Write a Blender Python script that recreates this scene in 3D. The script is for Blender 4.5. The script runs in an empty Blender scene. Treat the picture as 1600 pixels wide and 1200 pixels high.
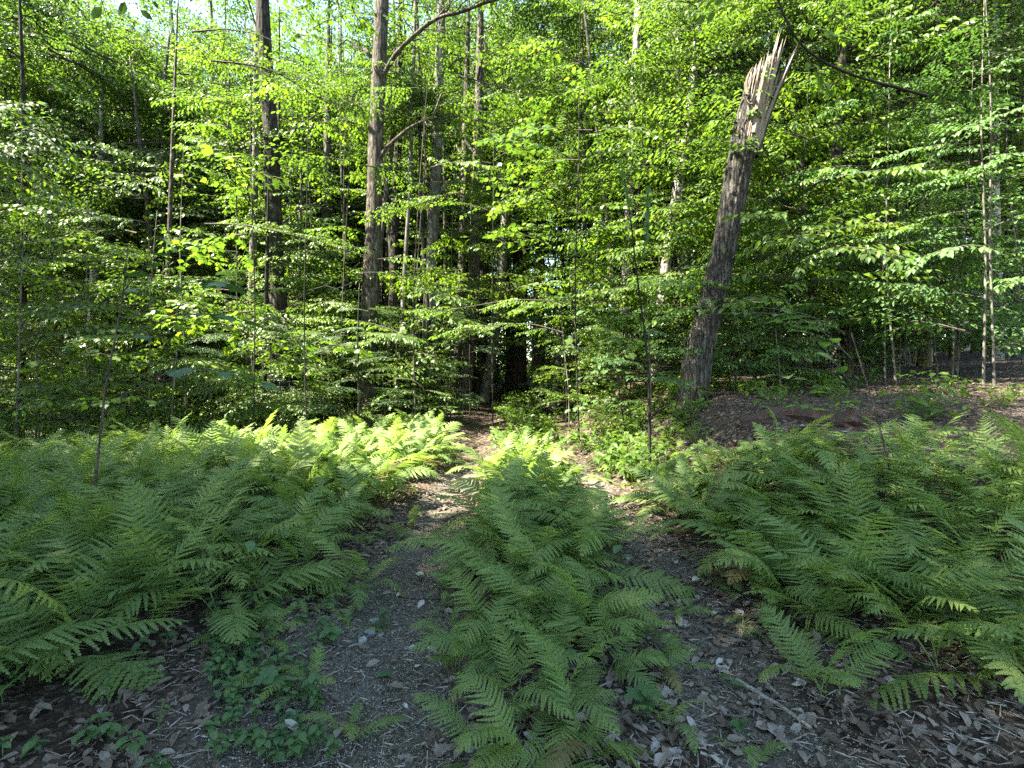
import bpy, math, random
import numpy as np
from mathutils import Vector, Matrix, Euler

# ------------------------------------------------------------------ camera, sky, sun
S = bpy.context.scene
COL = S.collection
F = 850.0                      # focal length in photo pixels (photo 1600 wide)
EYE = 1.55
HOR = 580.0

cam_d = bpy.data.cameras.new("camera")
cam = bpy.data.objects.new("camera", cam_d)
COL.objects.link(cam)
cam.location = (0, 0, EYE)
cam.rotation_euler = (math.radians(90), 0, 0)
cam_d.sensor_width = 36
cam_d.lens = 36 * F / 1600
cam_d.shift_y = -20 / 1600
cam_d.clip_start = 0.05
cam_d.clip_end = 2000
S.camera = cam

SUN = np.array([-0.56, -0.17, 0.81]); SUN /= np.linalg.norm(SUN)
elev = math.asin(SUN[2]); az = math.atan2(SUN[0], SUN[1])
W = bpy.data.worlds.new("World"); S.world = W; W.use_nodes = True
wn = W.node_tree.nodes; wl = W.node_tree.links
sky = wn.new("ShaderNodeTexSky"); sky.sky_type = 'NISHITA'; sky.sun_disc = False
sky.sun_elevation = elev; sky.sun_rotation = az
sky.air_density = 1.0; sky.dust_density = 0.4; sky.ozone_density = 1.5
bg = wn["Background"]; bg.inputs[1].default_value = 0.09
wl.new(sky.outputs[0], bg.inputs[0])

sd = bpy.data.lights.new("sun", 'SUN'); sd.energy = 5.0; sd.angle = math.radians(0.55); sd.color = (1, 0.95, 0.86)
so = bpy.data.objects.new("sun", sd); COL.objects.link(so)
so.rotation_euler = Vector(SUN).to_track_quat('Z', 'Y').to_euler()
so.location = (-20, -6, 30)

S.view_settings.view_transform = 'Standard'; S.view_settings.look = 'None'
S.view_settings.gamma = 1; S.view_settings.use_curve_mapping = False
S.view_settings.exposure = 3.25
S.view_settings.use_white_balance = True; S.view_settings.white_balance_temperature = 7200; S.view_settings.white_balance_tint = 6
S.render.engine = 'CYCLES'
S.cycles.max_bounces = 8; S.cycles.diffuse_bounces = 5; S.cycles.glossy_bounces = 2
S.cycles.transmission_bounces = 6; S.cycles.sample_clamp_indirect = 6
S.cycles.use_denoising = False
S.cycles.caustics_reflective = False; S.cycles.caustics_refractive = False

R = random.Random(11)
NR = np.random.default_rng(11)

# ------------------------------------------------------------------ terrain
def sm(t):
    t = np.clip(t, 0, 1); return t * t * (3 - 2 * t)
def H(x, y):
    x = np.asarray(x, float); y = np.asarray(y, float)
    z = 0.020 * np.maximum(y - 8, 0)
    z = z + 1.10 * sm((x - 1.5) / 2.05) * sm((y - 2.0) / 6) + 0.05 * np.maximum(x - 4, 0)
    z = z - 1.9 * sm((-x - 2.6) / 7) * sm((y - 8.0) / 6) - 0.03 * np.maximum(-x - 8, 0)
    z = z - 0.07 * np.exp(-((x + 0.75) / 0.33) ** 2) - 0.07 * np.exp(-((x - 1.1) / 0.33) ** 2)
    z = z + 0.05 * np.exp(-((x - 0.15) / 0.4) ** 2)
    z = z + 0.025 * np.sin(2.1 * x + 1.3 * y) + 0.02 * np.sin(3.7 * y - 1.9 * x + 1) + 0.012 * np.sin(7.3 * x + 5.1 * y)
    z = z + 0.25 * np.sin(0.31 * x + 0.5) * np.sin(0.27 * y + 1) * sm((np.hypot(x, y) - 12) / 15)
    return z
def hz(x, y): return float(H(x, y))
def at(px, py, d):
    return np.array([(px - 800) / F * d, d, EYE - (py - HOR) / F * d])
def ground_at(px, py, d0=1.0, d1=60):
    d = d0
    while d < d1:
        p = at(px, py, d)
        if p[2] <= hz(p[0], p[1]): return p
        d += 0.02
    return at(px, py, d1)
def proj(p):
    return 800 + p[0] / p[1] * F, HOR + (EYE - p[2]) / p[1] * F

# ------------------------------------------------------------------ mesh helpers
class MB:
    """collects triangles and quads, with a material slot and a tint per face corner point"""
    def __init__(s): s.V = []; s.T = []; s.Q = []; s.tm = []; s.qm = []; s.tint = []; s.n = 0
    def add(s, V, tris=None, quads=None, m=0, tint=0.5):
        V = np.asarray(V, float).reshape(-1, 3)
        s.V.append(V)
        t = np.asarray(tint, float)
        s.tint.append(np.broadcast_to(t, (len(V),)) if t.ndim == 0 else t)
        if tris is not None and len(tris):
            a = np.asarray(tris, int).reshape(-1, 3) + s.n; s.T.append(a); s.tm.append(np.full(len(a), m))
        if quads is not None and len(quads):
            a = np.asarray(quads, int).reshape(-1, 4) + s.n; s.Q.append(a); s.qm.append(np.full(len(a), m))
        s.n += len(V)
    def merge(s, o, Rm=None, off=(0, 0, 0), dm=0):
        V = np.concatenate(o.V)
        if Rm is not None: V = V @ np.asarray(Rm).T
        V = V + np.asarray(off)
        s.V.append(V); s.tint.append(np.concatenate(o.tint))
        for a, b in zip(o.T, o.tm): s.T.append(a + s.n); s.tm.append(b + dm)
        for a, b in zip(o.Q, o.qm): s.Q.append(a + s.n); s.qm.append(b + dm)
        s.n += len(V)
    def mesh(s, name, mats, smooth=False):
        V = np.concatenate(s.V); tint = np.concatenate(s.tint)
        T = np.concatenate(s.T) if s.T else np.zeros((0, 3), int)
        Q = np.concatenate(s.Q) if s.Q else np.zeros((0, 4), int)
        mi = np.concatenate(s.tm + s.qm) if (s.tm or s.qm) else np.zeros(0, int)
        me = bpy.data.meshes.new(name)
        me.vertices.add(len(V)); me.vertices.foreach_set("co", V.astype(np.float32).ravel())
        li = np.concatenate([T.ravel(), Q.ravel()]).astype(np.int32)
        me.loops.add(len(li)); me.loops.foreach_set("vertex_index", li)
        npoly = len(T) + len(Q)
        me.polygons.add(npoly)
        st = np.concatenate([np.arange(len(T)) * 3, len(T) * 3 + np.arange(len(Q)) * 4]).astype(np.int32)
        me.polygons.foreach_set("loop_start", st)
        me.polygons.foreach_set("material_index", mi.astype(np.int32))
        me.polygons.foreach_set("use_smooth", np.full(npoly, bool(smooth)))
        at_ = me.attributes.new("tint", 'FLOAT', 'POINT'); at_.data.foreach_set("value", tint.astype(np.float32))
        for m in (mats if isinstance(mats, (list, tuple)) else [mats]): me.materials.append(m)
        me.update(calc_edges=True); me.validate()
        return me

def obj(name, me, parent=None, loc=(0, 0, 0), rot=(0, 0, 0), sc=1.0, kind=None):
    o = bpy.data.objects.new(name, me); COL.objects.link(o)
    o.location = loc; o.rotation_euler = rot
    o.scale = (sc, sc, sc) if not isinstance(sc, (tuple, list)) else sc
    if parent is not None: o.parent = parent
    if kind: o["kind"] = kind
    return o
def tag(o, label, cat, group=None):
    o["label"] = label; o["category"] = cat
    if group: o["group"] = group
    return o
def thing(name, label, cat, loc=(0, 0, 0), rz=0, group=None):
    o = bpy.data.objects.new(name, None); COL.objects.link(o)
    o.empty_display_size = 0.1
    o.location = loc; o.rotation_euler = (0, 0, rz)
    return tag(o, label, cat, group)

def tube(mb, P, rad, n=8, m=0, tint=0.5, wob=0.0, cap=True, rs=None):
    P = np.asarray(P, float); k = len(P)
    T = np.gradient(P, axis=0); T /= np.linalg.norm(T, axis=1)[:, None] + 1e-9
    up = np.array([0, 1.0, 0]) if abs(T[0][1]) < 0.8 else np.array([1.0, 0, 0])
    A = np.cross(np.broadcast_to(up, T.shape), T); A /= np.linalg.norm(A, axis=1)[:, None] + 1e-9
    B = np.cross(T, A)
    th = np.arange(n) / n * 2 * np.pi
    rr = np.asarray(rad, float)[:, None] * np.ones((1, n))
    if wob: rr = rr * (1 + wob * (rs or NR).standard_normal((k, n)))
    V = P[:, None, :] + rr[..., None] * (np.cos(th)[None, :, None] * A[:, None, :] + np.sin(th)[None, :, None] * B[:, None, :])
    i = np.arange(k - 1)[:, None] * n; j = np.arange(n)[None, :]; j2 = (j + 1) % n
    Q = np.stack([i + j, i + j2, i + n + j2, i + n + j], -1).reshape(-1, 4)
    tr = []
    V = V.reshape(-1, 3)
    if cap:
        V = np.vstack([V, P[-1] + T[-1] * rad[-1] * 0.3])
        b = (k - 1) * n
        tr = [[b + a, b + (a + 1) % n, len(V) - 1] for a in range(n)]
    mb.add(V, tr, Q, m, tint)

# ------------------------------------------------------------------ materials
def nodes(name):
    m = bpy.data.materials.new(name); m.use_nodes = True
    nt = m.node_tree; p = nt.nodes["Principled BSDF"]
    return m, nt, nt.nodes, nt.links, p
def ramp(n, stops):
    r = n.new("ShaderNodeValToRGB"); e = r.color_ramp.elements
    while len(e) < len(stops): e.new(0.5)
    for x, (pos, c) in zip(e, stops): x.position = pos; x.color = (*c, 1)
    return r
def noise(n, l, vec, scale, detail=4, rough=0.6):
    t = n.new("ShaderNodeTexNoise"); t.inputs["Scale"].default_value = scale
    t.inputs["Detail"].default_value = detail; t.inputs["Roughness"].default_value = rough
    if vec is not None: l.new(vec, t.inputs["Vector"])
    return t
def mapping(n, l, out, sc):
    mp = n.new("ShaderNodeMapping"); mp.inputs["Scale"].default_value = sc
    l.new(out, mp.inputs["Vector"]); return mp.outputs[0]

def leaf_mat(name, stops, trans=(1.15, 1.35, 0.55), tw=0.42, rough=0.42, spec=0.45, ob=0.35):
    m, nt, n, l, p = nodes(name)
    a = n.new("ShaderNodeAttribute"); a.attribute_name = "tint"
    oi = n.new("ShaderNodeObjectInfo")
    mx = n.new("ShaderNodeMath"); mx.operation = 'MULTIPLY_ADD'; l.new(oi.outputs["Random"], mx.inputs[0])
    mx.inputs[1].default_value = ob; 
    ms = n.new("ShaderNodeMath"); ms.operation = 'MULTIPLY'; l.new(a.outputs["Fac"], ms.inputs[0]); ms.inputs[1].default_value = 1 - ob
    l.new(ms.outputs[0], mx.inputs[2])
    r = ramp(n, stops); l.new(mx.outputs[0], r.inputs[0])
    l.new(r.outputs[0], p.inputs["Base Color"])
    p.inputs["Roughness"].default_value = rough; p.inputs["Specular IOR Level"].default_value = spec
    tr = n.new("ShaderNodeBsdfTranslucent")
    mc = n.new("ShaderNodeMix"); mc.data_type = 'RGBA'; mc.blend_type = 'MULTIPLY'; mc.inputs[0].default_value = 1
    l.new(r.outputs[0], mc.inputs[6]); mc.inputs[7].default_value = (*trans, 1)
    l.new(mc.outputs[2], tr.inputs[0])
    mix = n.new("ShaderNodeMixShader"); mix.inputs[0].default_value = tw
    l.new(p.outputs[0], mix.inputs[1]); l.new(tr.outputs[0], mix.inputs[2])
    l.new(mix.outputs[0], n["Material Output"].inputs[0])
    return m

M = {}
M['leaf'] = leaf_mat('beech_leaf', [(0.0, (0.050, 0.100, 0.026)), (0.45, (0.082, 0.145, 0.032)), (0.8, (0.120, 0.185, 0.036)), (1.0, (0.175, 0.220, 0.038))], trans=(1.5, 1.6, 0.6), tw=0.45)
M['leaf_far'] = leaf_mat('canopy_leaf', [(0.0, (0.044, 0.092, 0.027)), (0.5, (0.074, 0.132, 0.032)), (1.0, (0.118, 0.178, 0.037))], trans=(1.5, 1.6, 0.6), tw=0.45, rough=0.5)
M['leaf_shade'] = leaf_mat('broad_and_shaded_leaf', [(0.0, (0.055, 0.120, 0.040)), (1.0, (0.090, 0.170, 0.050))], trans=(1.3, 1.4, 0.6), tw=0.4, rough=0.5, spec=0.35)  # green of the broad leaves; also stands in for shade on right-hand saplings
M['maple'] = leaf_mat('maple_leaf', [(0.0, (0.045, 0.110, 0.045)), (1.0, (0.075, 0.145, 0.050))], trans=(1.3, 1.4, 0.6), tw=0.35, rough=0.5, spec=0.35)
M['fern'] = leaf_mat('fern_frond', [(0.0, (0.105, 0.175, 0.056)), (0.5, (0.155, 0.232, 0.068)), (1.0, (0.220, 0.280, 0.085))], trans=(1.35, 1.4, 0.7), tw=0.45, rough=0.55, spec=0.3, ob=0.6)
M['fern_old'] = leaf_mat('withered_frond', [(0.0, (0.12, 0.09, 0.045)), (0.5, (0.17, 0.15, 0.06)), (1.0, (0.21, 0.22, 0.07))], trans=(1.1, 1.0, 0.6), tw=0.4, rough=0.6, spec=0.25, ob=0.6)
M['herb'] = leaf_mat('herb_leaf', [(0.0, (0.060, 0.125, 0.050)), (1.0, (0.100, 0.175, 0.065))], trans=(1.3, 1.35, 0.7), tw=0.35, rough=0.55, spec=0.3)
M['hemlock'] = leaf_mat('hemlock_needles', [(0.0, (0.040, 0.085, 0.035)), (1.0, (0.085, 0.140, 0.050))], tw=0.25, rough=0.5)
M['dead'] = leaf_mat('dead_leaf', [(0.0, (0.045, 0.033, 0.026)), (0.33, (0.10, 0.075, 0.057)), (0.55, (0.17, 0.138, 0.112)), (0.75, (0.28, 0.25, 0.225)), (1.0, (0.46, 0.43, 0.40))], trans=(1.1, 0.9, 0.7), tw=0.15, rough=0.7, spec=0.3, ob=0.5)
M['dead_pale'] = leaf_mat('pale_dead_leaf', [(0.0, (0.42, 0.39, 0.28)), (1.0, (0.60, 0.57, 0.47))], trans=(1, 1, 0.8), tw=0.2, rough=0.7, spec=0.3)

def bark_mat(name, dark, mid, light, lichen=(0.30, 0.32, 0.26), lw=0.35, sc=14, zs=0.16, moss=0.0, bump=0.6):
    m, nt, n, l, p = nodes(name)
    tc = n.new("ShaderNodeTexCoord"); o = tc.outputs["Object"]
    v1 = mapping(n, l, o, (1, 1, zs))
    vo = n.new("ShaderNodeTexVoronoi"); vo.feature = 'DISTANCE_TO_EDGE'; vo.inputs["Scale"].default_value = sc
    nz = noise(n, l, v1, sc * 0.8, 5, 0.65)
    ad = n.new("ShaderNodeVectorMath"); ad.operation = 'MULTIPLY_ADD'
    l.new(nz.outputs["Color"], ad.inputs[0]); ad.inputs[1].default_value = (0.09, 0.09, 0.09); l.new(v1, ad.inputs[2])
    l.new(ad.outputs[0], vo.inputs["Vector"])
    r = ramp(n, [(0.0, dark), (0.10, mid), (0.38, light)]); l.new(vo.outputs["Distance"], r.inputs[0])
    n2 = noise(n, l, o, 5, 6, 0.7)
    lr = ramp(n, [(0.50, (0, 0, 0)), (0.68, (1, 1, 1))]); l.new(n2.outputs["Fac"], lr.inputs[0])
    mm = n.new("ShaderNodeMath"); mm.operation = 'MULTIPLY'; l.new(lr.outputs[0], mm.inputs[0]); mm.inputs[1].default_value = lw
    mx = n.new("ShaderNodeMix"); mx.data_type = 'RGBA'; l.new(mm.outputs[0], mx.inputs[0]); l.new(r.outputs[0], mx.inputs[6]); mx.inputs[7].default_value = (*lichen, 1)
    n3 = noise(n, l, o, 40, 4, 0.6)
    mv = n.new("ShaderNodeMix"); mv.data_type = 'RGBA'; mv.blend_type = 'MULTIPLY'; mv.inputs[0].default_value = 0.7
    r3 = ramp(n, [(0.3, (0.55, 0.55, 0.55)), (0.7, (1.2, 1.2, 1.2))]); l.new(n3.outputs["Fac"], r3.inputs[0])
    l.new(mx.outputs[2], mv.inputs[6]); l.new(r3.outputs[0], mv.inputs[7])
    last = mv.outputs[2]
    if moss:
        sx = n.new("ShaderNodeSeparateXYZ"); l.new(o, sx.inputs[0])
        nm = noise(n, l, o, 3.5, 4)
        a = n.new("ShaderNodeMath"); a.operation = 'MULTIPLY_ADD'; l.new(nm.outputs["Fac"], a.inputs[0]); a.inputs[1].default_value = 3.0; 
        neg = n.new("ShaderNodeMath"); neg.operation = 'MULTIPLY'; l.new(sx.outputs[2], neg.inputs[0]); neg.inputs[1].default_value = -1.0
        l.new(neg.outputs[0], a.inputs[2])
        rm = ramp(n, [(0.2, (0, 0, 0)), (0.75, (1, 1, 1))])
        dv = n.new("ShaderNodeMath"); dv.operation = 'MULTIPLY'; l.new(a.outputs[0], dv.inputs[0]); dv.inputs[1].default_value = 0.6
        l.new(dv.outputs[0], rm.inputs[0])
        mf = n.new("ShaderNodeMath"); mf.operation = 'MULTIPLY'; l.new(rm.outputs[0], mf.inputs[0]); mf.inputs[1].default_value = moss
        mo = n.new("ShaderNodeMix"); mo.data_type = 'RGBA'; l.new(mf.outputs[0], mo.inputs[0]); l.new(last, mo.inputs[6]); mo.inputs[7].default_value = (0.10, 0.10, 0.028, 1)
        last = mo.outputs[2]
    l.new(last, p.inputs["Base Color"]); p.inputs["Roughness"].default_value = 0.9; p.inputs["Specular IOR Level"].default_value = 0.2
    b = n.new("ShaderNodeBump"); b.inputs["Strength"].default_value = bump; b.inputs["Distance"].default_value = 0.03
    rb = ramp(n, [(0, (0, 0, 0)), (0.35, (1, 1, 1))]); l.new(vo.outputs["Distance"], rb.inputs[0])
    l.new(rb.outputs[0], b.inputs["Height"])
    b2 = n.new("ShaderNodeBump"); b2.inputs["Strength"].default_value = 0.35; b2.inputs["Distance"].default_value = 0.01
    l.new(n3.outputs["Fac"], b2.inputs["Height"]); l.new(b.outputs[0], b2.inputs["Normal"])
    l.new(b2.outputs[0], p.inputs["Normal"])
    return m
M['bark_grey'] = bark_mat('grey_furrowed_bark', (0.018, 0.015, 0.012), (0.075, 0.064, 0.053), (0.155, 0.135, 0.115))
M['bark_snag'] = bark_mat('dead_maple_bark', (0.012, 0.010, 0.009), (0.060, 0.053, 0.047), (0.135, 0.124, 0.113), lw=0.15, sc=16, zs=0.14, moss=0.12, bump=1.0)
M['bark_brown'] = bark_mat('brown_bark', (0.016, 0.013, 0.010), (0.068, 0.055, 0.044), (0.14, 0.118, 0.097), moss=0.6)
M['bark_dark'] = bark_mat('dark_bark', (0.010, 0.008, 0.007), (0.032, 0.027, 0.022), (0.062, 0.053, 0.044), lw=0.2, moss=0.3)  # dark bark, lowered further so the left trunk reads as shaded
M['bark_smooth'] = bark_mat('smooth_grey_bark', (0.06, 0.055, 0.047), (0.115, 0.105, 0.092), (0.18, 0.165, 0.145), lw=0.5, sc=5, zs=0.4, bump=0.15)
M['twig'] = bark_mat('twig_bark', (0.025, 0.020, 0.016), (0.06, 0.05, 0.04), (0.10, 0.085, 0.07), sc=30, bump=0.1, lw=0.1)
M['twig_black'] = bark_mat('black_stem_bark', (0.006, 0.006, 0.006), (0.014, 0.013, 0.012), (0.026, 0.024, 0.022), sc=40, bump=0.1, lw=0.05)

def birch_mat():
    m, nt, n, l, p = nodes('white_birch_bark')
    tc = n.new("ShaderNodeTexCoord"); o = tc.outputs["Object"]
    v = mapping(n, l, o, (2.0, 2.0, 9)); a = noise(n, l, v, 2.2, 6, 0.7)
    r = ramp(n, [(0.38, (0.05, 0.042, 0.038)), (0.49, (0.26, 0.24, 0.215)), (0.64, (0.50, 0.48, 0.445))]); l.new(a.outputs["Fac"], r.inputs[0])
    b = noise(n, l, o, 2.2, 3); r2 = ramp(n, [(0.30, (0.45, 0.40, 0.36)), (0.55, (1, 1, 1))]); l.new(b.outputs["Fac"], r2.inputs[0])
    mx = n.new("ShaderNodeMix"); mx.data_type = 'RGBA'; mx.blend_type = 'MULTIPLY'; mx.inputs[0].default_value = 1
    l.new(r.outputs[0], mx.inputs[6]); l.new(r2.outputs[0], mx.inputs[7]); l.new(mx.outputs[2], p.inputs["Base Color"])
    p.inputs["Roughness"].default_value = 0.65
    return m
M['birch'] = birch_mat()

def wood_mat(name, a, b, c):
    m, nt, n, l, p = nodes(name)
    tc = n.new("ShaderNodeTexCoord"); o = tc.outputs["Object"]
    v = mapping(n, l, o, (1, 1, 0.06)); nz = noise(n, l, v, 60, 5, 0.65)
    r = ramp(n, [(0.3, a), (0.5, b), (0.72, c)]); l.new(nz.outputs["Fac"], r.inputs[0])
    n2 = noise(n, l, o, 3, 4); r2 = ramp(n, [(0.35, (0.75, 0.62, 0.52)), (0.6, (1, 1, 1))]); l.new(n2.outputs["Fac"], r2.inputs[0])
    mx = n.new("ShaderNodeMix"); mx.data_type = 'RGBA'; mx.blend_type = 'MULTIPLY'; mx.inputs[0].default_value = 1
    l.new(r.outputs[0], mx.inputs[6]); l.new(r2.outputs[0], mx.inputs[7]); l.new(mx.outputs[2], p.inputs["Base Color"])
    p.inputs["Roughness"].default_value = 0.8
    bp = n.new("ShaderNodeBump"); bp.inputs["Strength"].default_value = 0.5; bp.inputs["Distance"].default_value = 0.01
    l.new(nz.outputs["Fac"], bp.inputs["Height"]); l.new(bp.outputs[0], p.inputs["Normal"])
    return m
M['torn'] = wood_mat('torn_wood', (0.060, 0.048, 0.040), (0.20, 0.165, 0.14), (0.36, 0.31, 0.275))
M['rotten'] = wood_mat('rotten_red_wood', (0.020, 0.011, 0.008), (0.045, 0.023, 0.016), (0.075, 0.042, 0.031))
M['stick'] = wood_mat('weathered_stick', (0.12, 0.10, 0.085), (0.26, 0.23, 0.20), (0.38, 0.35, 0.31))

def ground_mat():
    m, nt, n, l, p = nodes('forest_floor')
    tc = n.new("ShaderNodeTexCoord"); o = tc.outputs["Object"]
    big = noise(n, l, o, 1.3, 5, 0.6)
    fine = noise(n, l, o, 42, 6, 0.75)
    leafy = n.new("ShaderNodeTexVoronoi"); leafy.inputs["Scale"].default_value = 34; leafy.inputs["Randomness"].default_value = 1
    nw = noise(n, l, o, 14, 3)
    ad = n.new("ShaderNodeVectorMath"); ad.operation = 'MULTIPLY_ADD'
    l.new(nw.outputs["Color"], ad.inputs[0]); ad.inputs[1].default_value = (0.10, 0.10, 0.10); l.new(o, ad.inputs[2])
    l.new(ad.outputs[0], leafy.inputs["Vector"])
    sx = n.new("ShaderNodeSeparateColor"); l.new(leafy.outputs["Color"], sx.inputs[0])
    rl = ramp(n, [(0.0, (0.016, 0.012, 0.009)), (0.5, (0.050, 0.033, 0.023)), (0.8, (0.10, 0.070, 0.050)), (1.0, (0.22, 0.18, 0.15))]); l.new(sx.outputs[0], rl.inputs[0])
    soil = ramp(n, [(0.28, (0.028, 0.023, 0.018)), (0.47, (0.084, 0.072, 0.058)), (0.60, (0.155, 0.136, 0.112)), (0.72, (0.34, 0.31, 0.26))]); l.new(fine.outputs["Fac"], soil.inputs[0])
    a = n.new("ShaderNodeAttribute"); a.attribute_name = "tint"      # 1 on the bare wheel tracks
    mm = n.new("ShaderNodeMath"); mm.operation = 'MULTIPLY_ADD'; l.new(big.outputs["Fac"], mm.inputs[0]); mm.inputs[1].default_value = 0.9
    l.new(a.outputs["Fac"], mm.inputs[2])
    rr = ramp(n, [(0.75, (0, 0, 0)), (1.1, (1, 1, 1))]); rr.color_ramp.elements[1].position = 0.98
    l.new(mm.outputs[0], rr.inputs[0])
    mx = n.new("ShaderNodeMix"); mx.data_type = 'RGBA'; l.new(rr.outputs[0], mx.inputs[0]); l.new(rl.outputs[0], mx.inputs[6]); l.new(soil.outputs[0], mx.inputs[7])
    l.new(mx.outputs[2], p.inputs["Base Color"]); p.inputs["Roughness"].default_value = 0.9; p.inputs["Specular IOR Level"].default_value = 0.25
    b = n.new("ShaderNodeBump"); b.inputs["Strength"].default_value = 0.9; b.inputs["Distance"].default_value = 0.02
    l.new(fine.outputs["Fac"], b.inputs["Height"])
    b2 = n.new("ShaderNodeBump"); b2.inputs["Strength"].default_value = 0.6; b2.inputs["Distance"].default_value = 0.03
    l.new(leafy.outputs["Distance"], b2.inputs["Height"]); l.new(b.outputs[0], b2.inputs["Normal"])
    l.new(b2.outputs[0], p.inputs["Normal"])
    return m
M['ground'] = ground_mat()
def stone_mat(name, a, b):
    m, nt, n, l, p = nodes(name)
    at_ = n.new("ShaderNodeAttribute"); at_.attribute_name = "tint"
    tc = n.new("ShaderNodeTexCoord"); nz = noise(n, l, tc.outputs["Object"], 30, 5)
    s = n.new("ShaderNodeMath"); s.operation = 'MULTIPLY_ADD'; l.new(nz.outputs["Fac"], s.inputs[0]); s.inputs[1].default_value = 0.7
    hf = n.new("ShaderNodeMath"); hf.operation = 'MULTIPLY_ADD'; l.new(at_.outputs["Fac"], hf.inputs[0]); hf.inputs[1].default_value = 0.7; hf.inputs[2].default_value = -0.2
    l.new(hf.outputs[0], s.inputs[2])
    r = ramp(n, [(0, a), (1, b)]); l.new(s.outputs[0], r.inputs[0]); l.new(r.outputs[0], p.inputs["Base Color"]); p.inputs["Roughness"].default_value = 0.85
    return m
M['grit'] = stone_mat('grit', (0.06, 0.05, 0.042), (0.50, 0.46, 0.38))
M['lichen'] = stone_mat('pale_lichen_stone', (0.10, 0.11, 0.11), (0.36, 0.385, 0.38))

# ------------------------------------------------------------------ ground
def build_ground():
    def axis(lo, hi, dense_lo, dense_hi, fine, coarse):
        a = list(np.arange(dense_lo, dense_hi, fine)); st = fine; v = dense_hi
        while v < hi: a.append(v); st = min(st * 1.25, coarse); v += st
        a.append(hi); st = fine; v = dense_lo - fine; left = []
        while v > lo: left.append(v); st = min(st * 1.25, coarse); v -= st
        left.append(lo)
        return np.array(left[::-1] + a)
    xs = axis(-400, 400, -2.6, 3.4, 0.045, 25); ys = axis(-60, 600, 1.2, 9, 0.05, 25)
    X, Y = np.meshgrid(xs, ys)
    Z = H(X, Y)
    bare = np.maximum(np.exp(-((X + 0.75) / 0.36) ** 2), np.exp(-((X - 1.1) / 0.30) ** 2)) * (1 - sm((Y - 6) / 6))
    bare = np.maximum(bare, np.exp(-((X + 0.75) / 0.75) ** 2) * (1 - sm((Y - 2.6) / 2.0)))
    k = (np.abs(X) < 4) & (Y < 10)
    Z = Z + k * 0.006 * NR.standard_normal(Z.shape)
    ny, nx = X.shape
    V = np.stack([X, Y, Z], -1).reshape(-1, 3)
    i = np.arange(ny - 1)[:, None] * nx; j = np.arange(nx - 1)[None, :]
    Q = np.stack([i + j, i + j + 1, i + nx + j + 1, i + nx + j], -1).reshape(-1, 4)
    mb = MB(); mb.add(V, None, Q, 0, bare.ravel())
    obj('ground', mb.mesh('ground', M['ground'], True), kind='structure')
build_ground()

# ------------------------------------------------------------------ leaves
def tpl_beech2():
    V = np.array([[0, 0, 0], [1, 0, -0.12], [0.45, 0.27, 0.05], [0.45, -0.27, 0.05]]); return V, np.array([[0, 1, 2], [0, 3, 1]])
def tpl_beech4():
    V = np.array([[0, 0, 0], [0.5, 0, -0.01], [1, 0, -0.20], [0.28, 0.24, 0.05], [0.66, 0.22, 0.0], [0.28, -0.24, 0.05], [0.66, -0.22, 0.0]])
    return V, np.array([[0, 1, 3], [1, 4, 3], [1, 2, 4], [0, 5, 1], [1, 5, 6], [1, 6, 2]])
def tpl_beech8(wd=0.26, droop=0.22):
    mid = [(0, 0), (0.2, 0.01), (0.45, 0.0), (0.72, -droop * 0.35), (1.0, -droop)]
    ws = [0.0, 0.80, 1.0, 0.72, 0.0]
    V = []; 
    for (x, z) in mid: V.append([x, 0, z])
    for s in (1, -1):
        for (x, z), w in list(zip(mid, ws))[1:4]: V.append([x + 0.03, s * w * wd, z + 0.05])
    T = []
    for b, fl in ((5, 1), (8, 0)):
        t = [[0, 1, b], [1, 2, b], [2, b + 1, b], [2, 3, b + 1], [3, b + 2, b + 1], [3, 4, b + 2]]
        T += t if fl else [q[::-1] for q in t]
    return np.array(V, float), np.array(T)
def tpl_maple(n3=True):
    half = [(0, 0), (-0.06, 0.12), (0.02, 0.34), (0.16, 0.30), (0.20, 0.42), (0.40, 0.56), (0.42, 0.40), (0.56, 0.38), (0.52, 0.20), (0.74, 0.22), (0.82, 0.10), (1.0, 0.0)]
    V = [[x, y, -0.10 * (x * x) + 0.05 * abs(y) - 0.25 * y * y] for x, y in half]
    V += [[x, -y, -0.10 * (x * x) + 0.05 * abs(y) - 0.25 * y * y] for x, y in half[1:-1]]
    V.append([0.30, 0, -0.02]); c = len(V) - 1; k = len(half)
    T = [[c, i, i + 1][::-1] for i in range(k - 1)]
    idx = [0] + list(range(k, k + k - 2)) + [k - 1]
    T += [[c, idx[i], idx[i + 1]] for i in range(k - 1)]
    return np.array(V, float), np.array(T)
TPL = dict(b2=tpl_beech2(), b4=tpl_beech4(), b8=tpl_beech8(), mp=tpl_maple(), ov=tpl_beech8(0.33, 0.15))

def nrm(a): return a / (np.linalg.norm(a, axis=-1, keepdims=True) + 1e-9)
def add_leaves(mb, tpl, P, T, N, Sz, m=0, tint=None):
    V, tr = TPL[tpl]; k = len(P)
    if k == 0: return
    T = nrm(T); B = nrm(np.cross(N, T)); N = np.cross(T, B)
    W_ = P[:, None, :] + Sz[:, None, None] * (V[None, :, 0, None] * T[:, None, :] + V[None, :, 1, None] * B[:, None, :] + V[None, :, 2, None] * N[:, None, :])
    F_ = tr[None] + (np.arange(k) * len(V))[:, None, None]
    if tint is None: tint = NR.random(k)
    mb.add(W_.reshape(-1, 3), F_.reshape(-1, 3), None, m, np.repeat(tint, len(V)))

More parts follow.
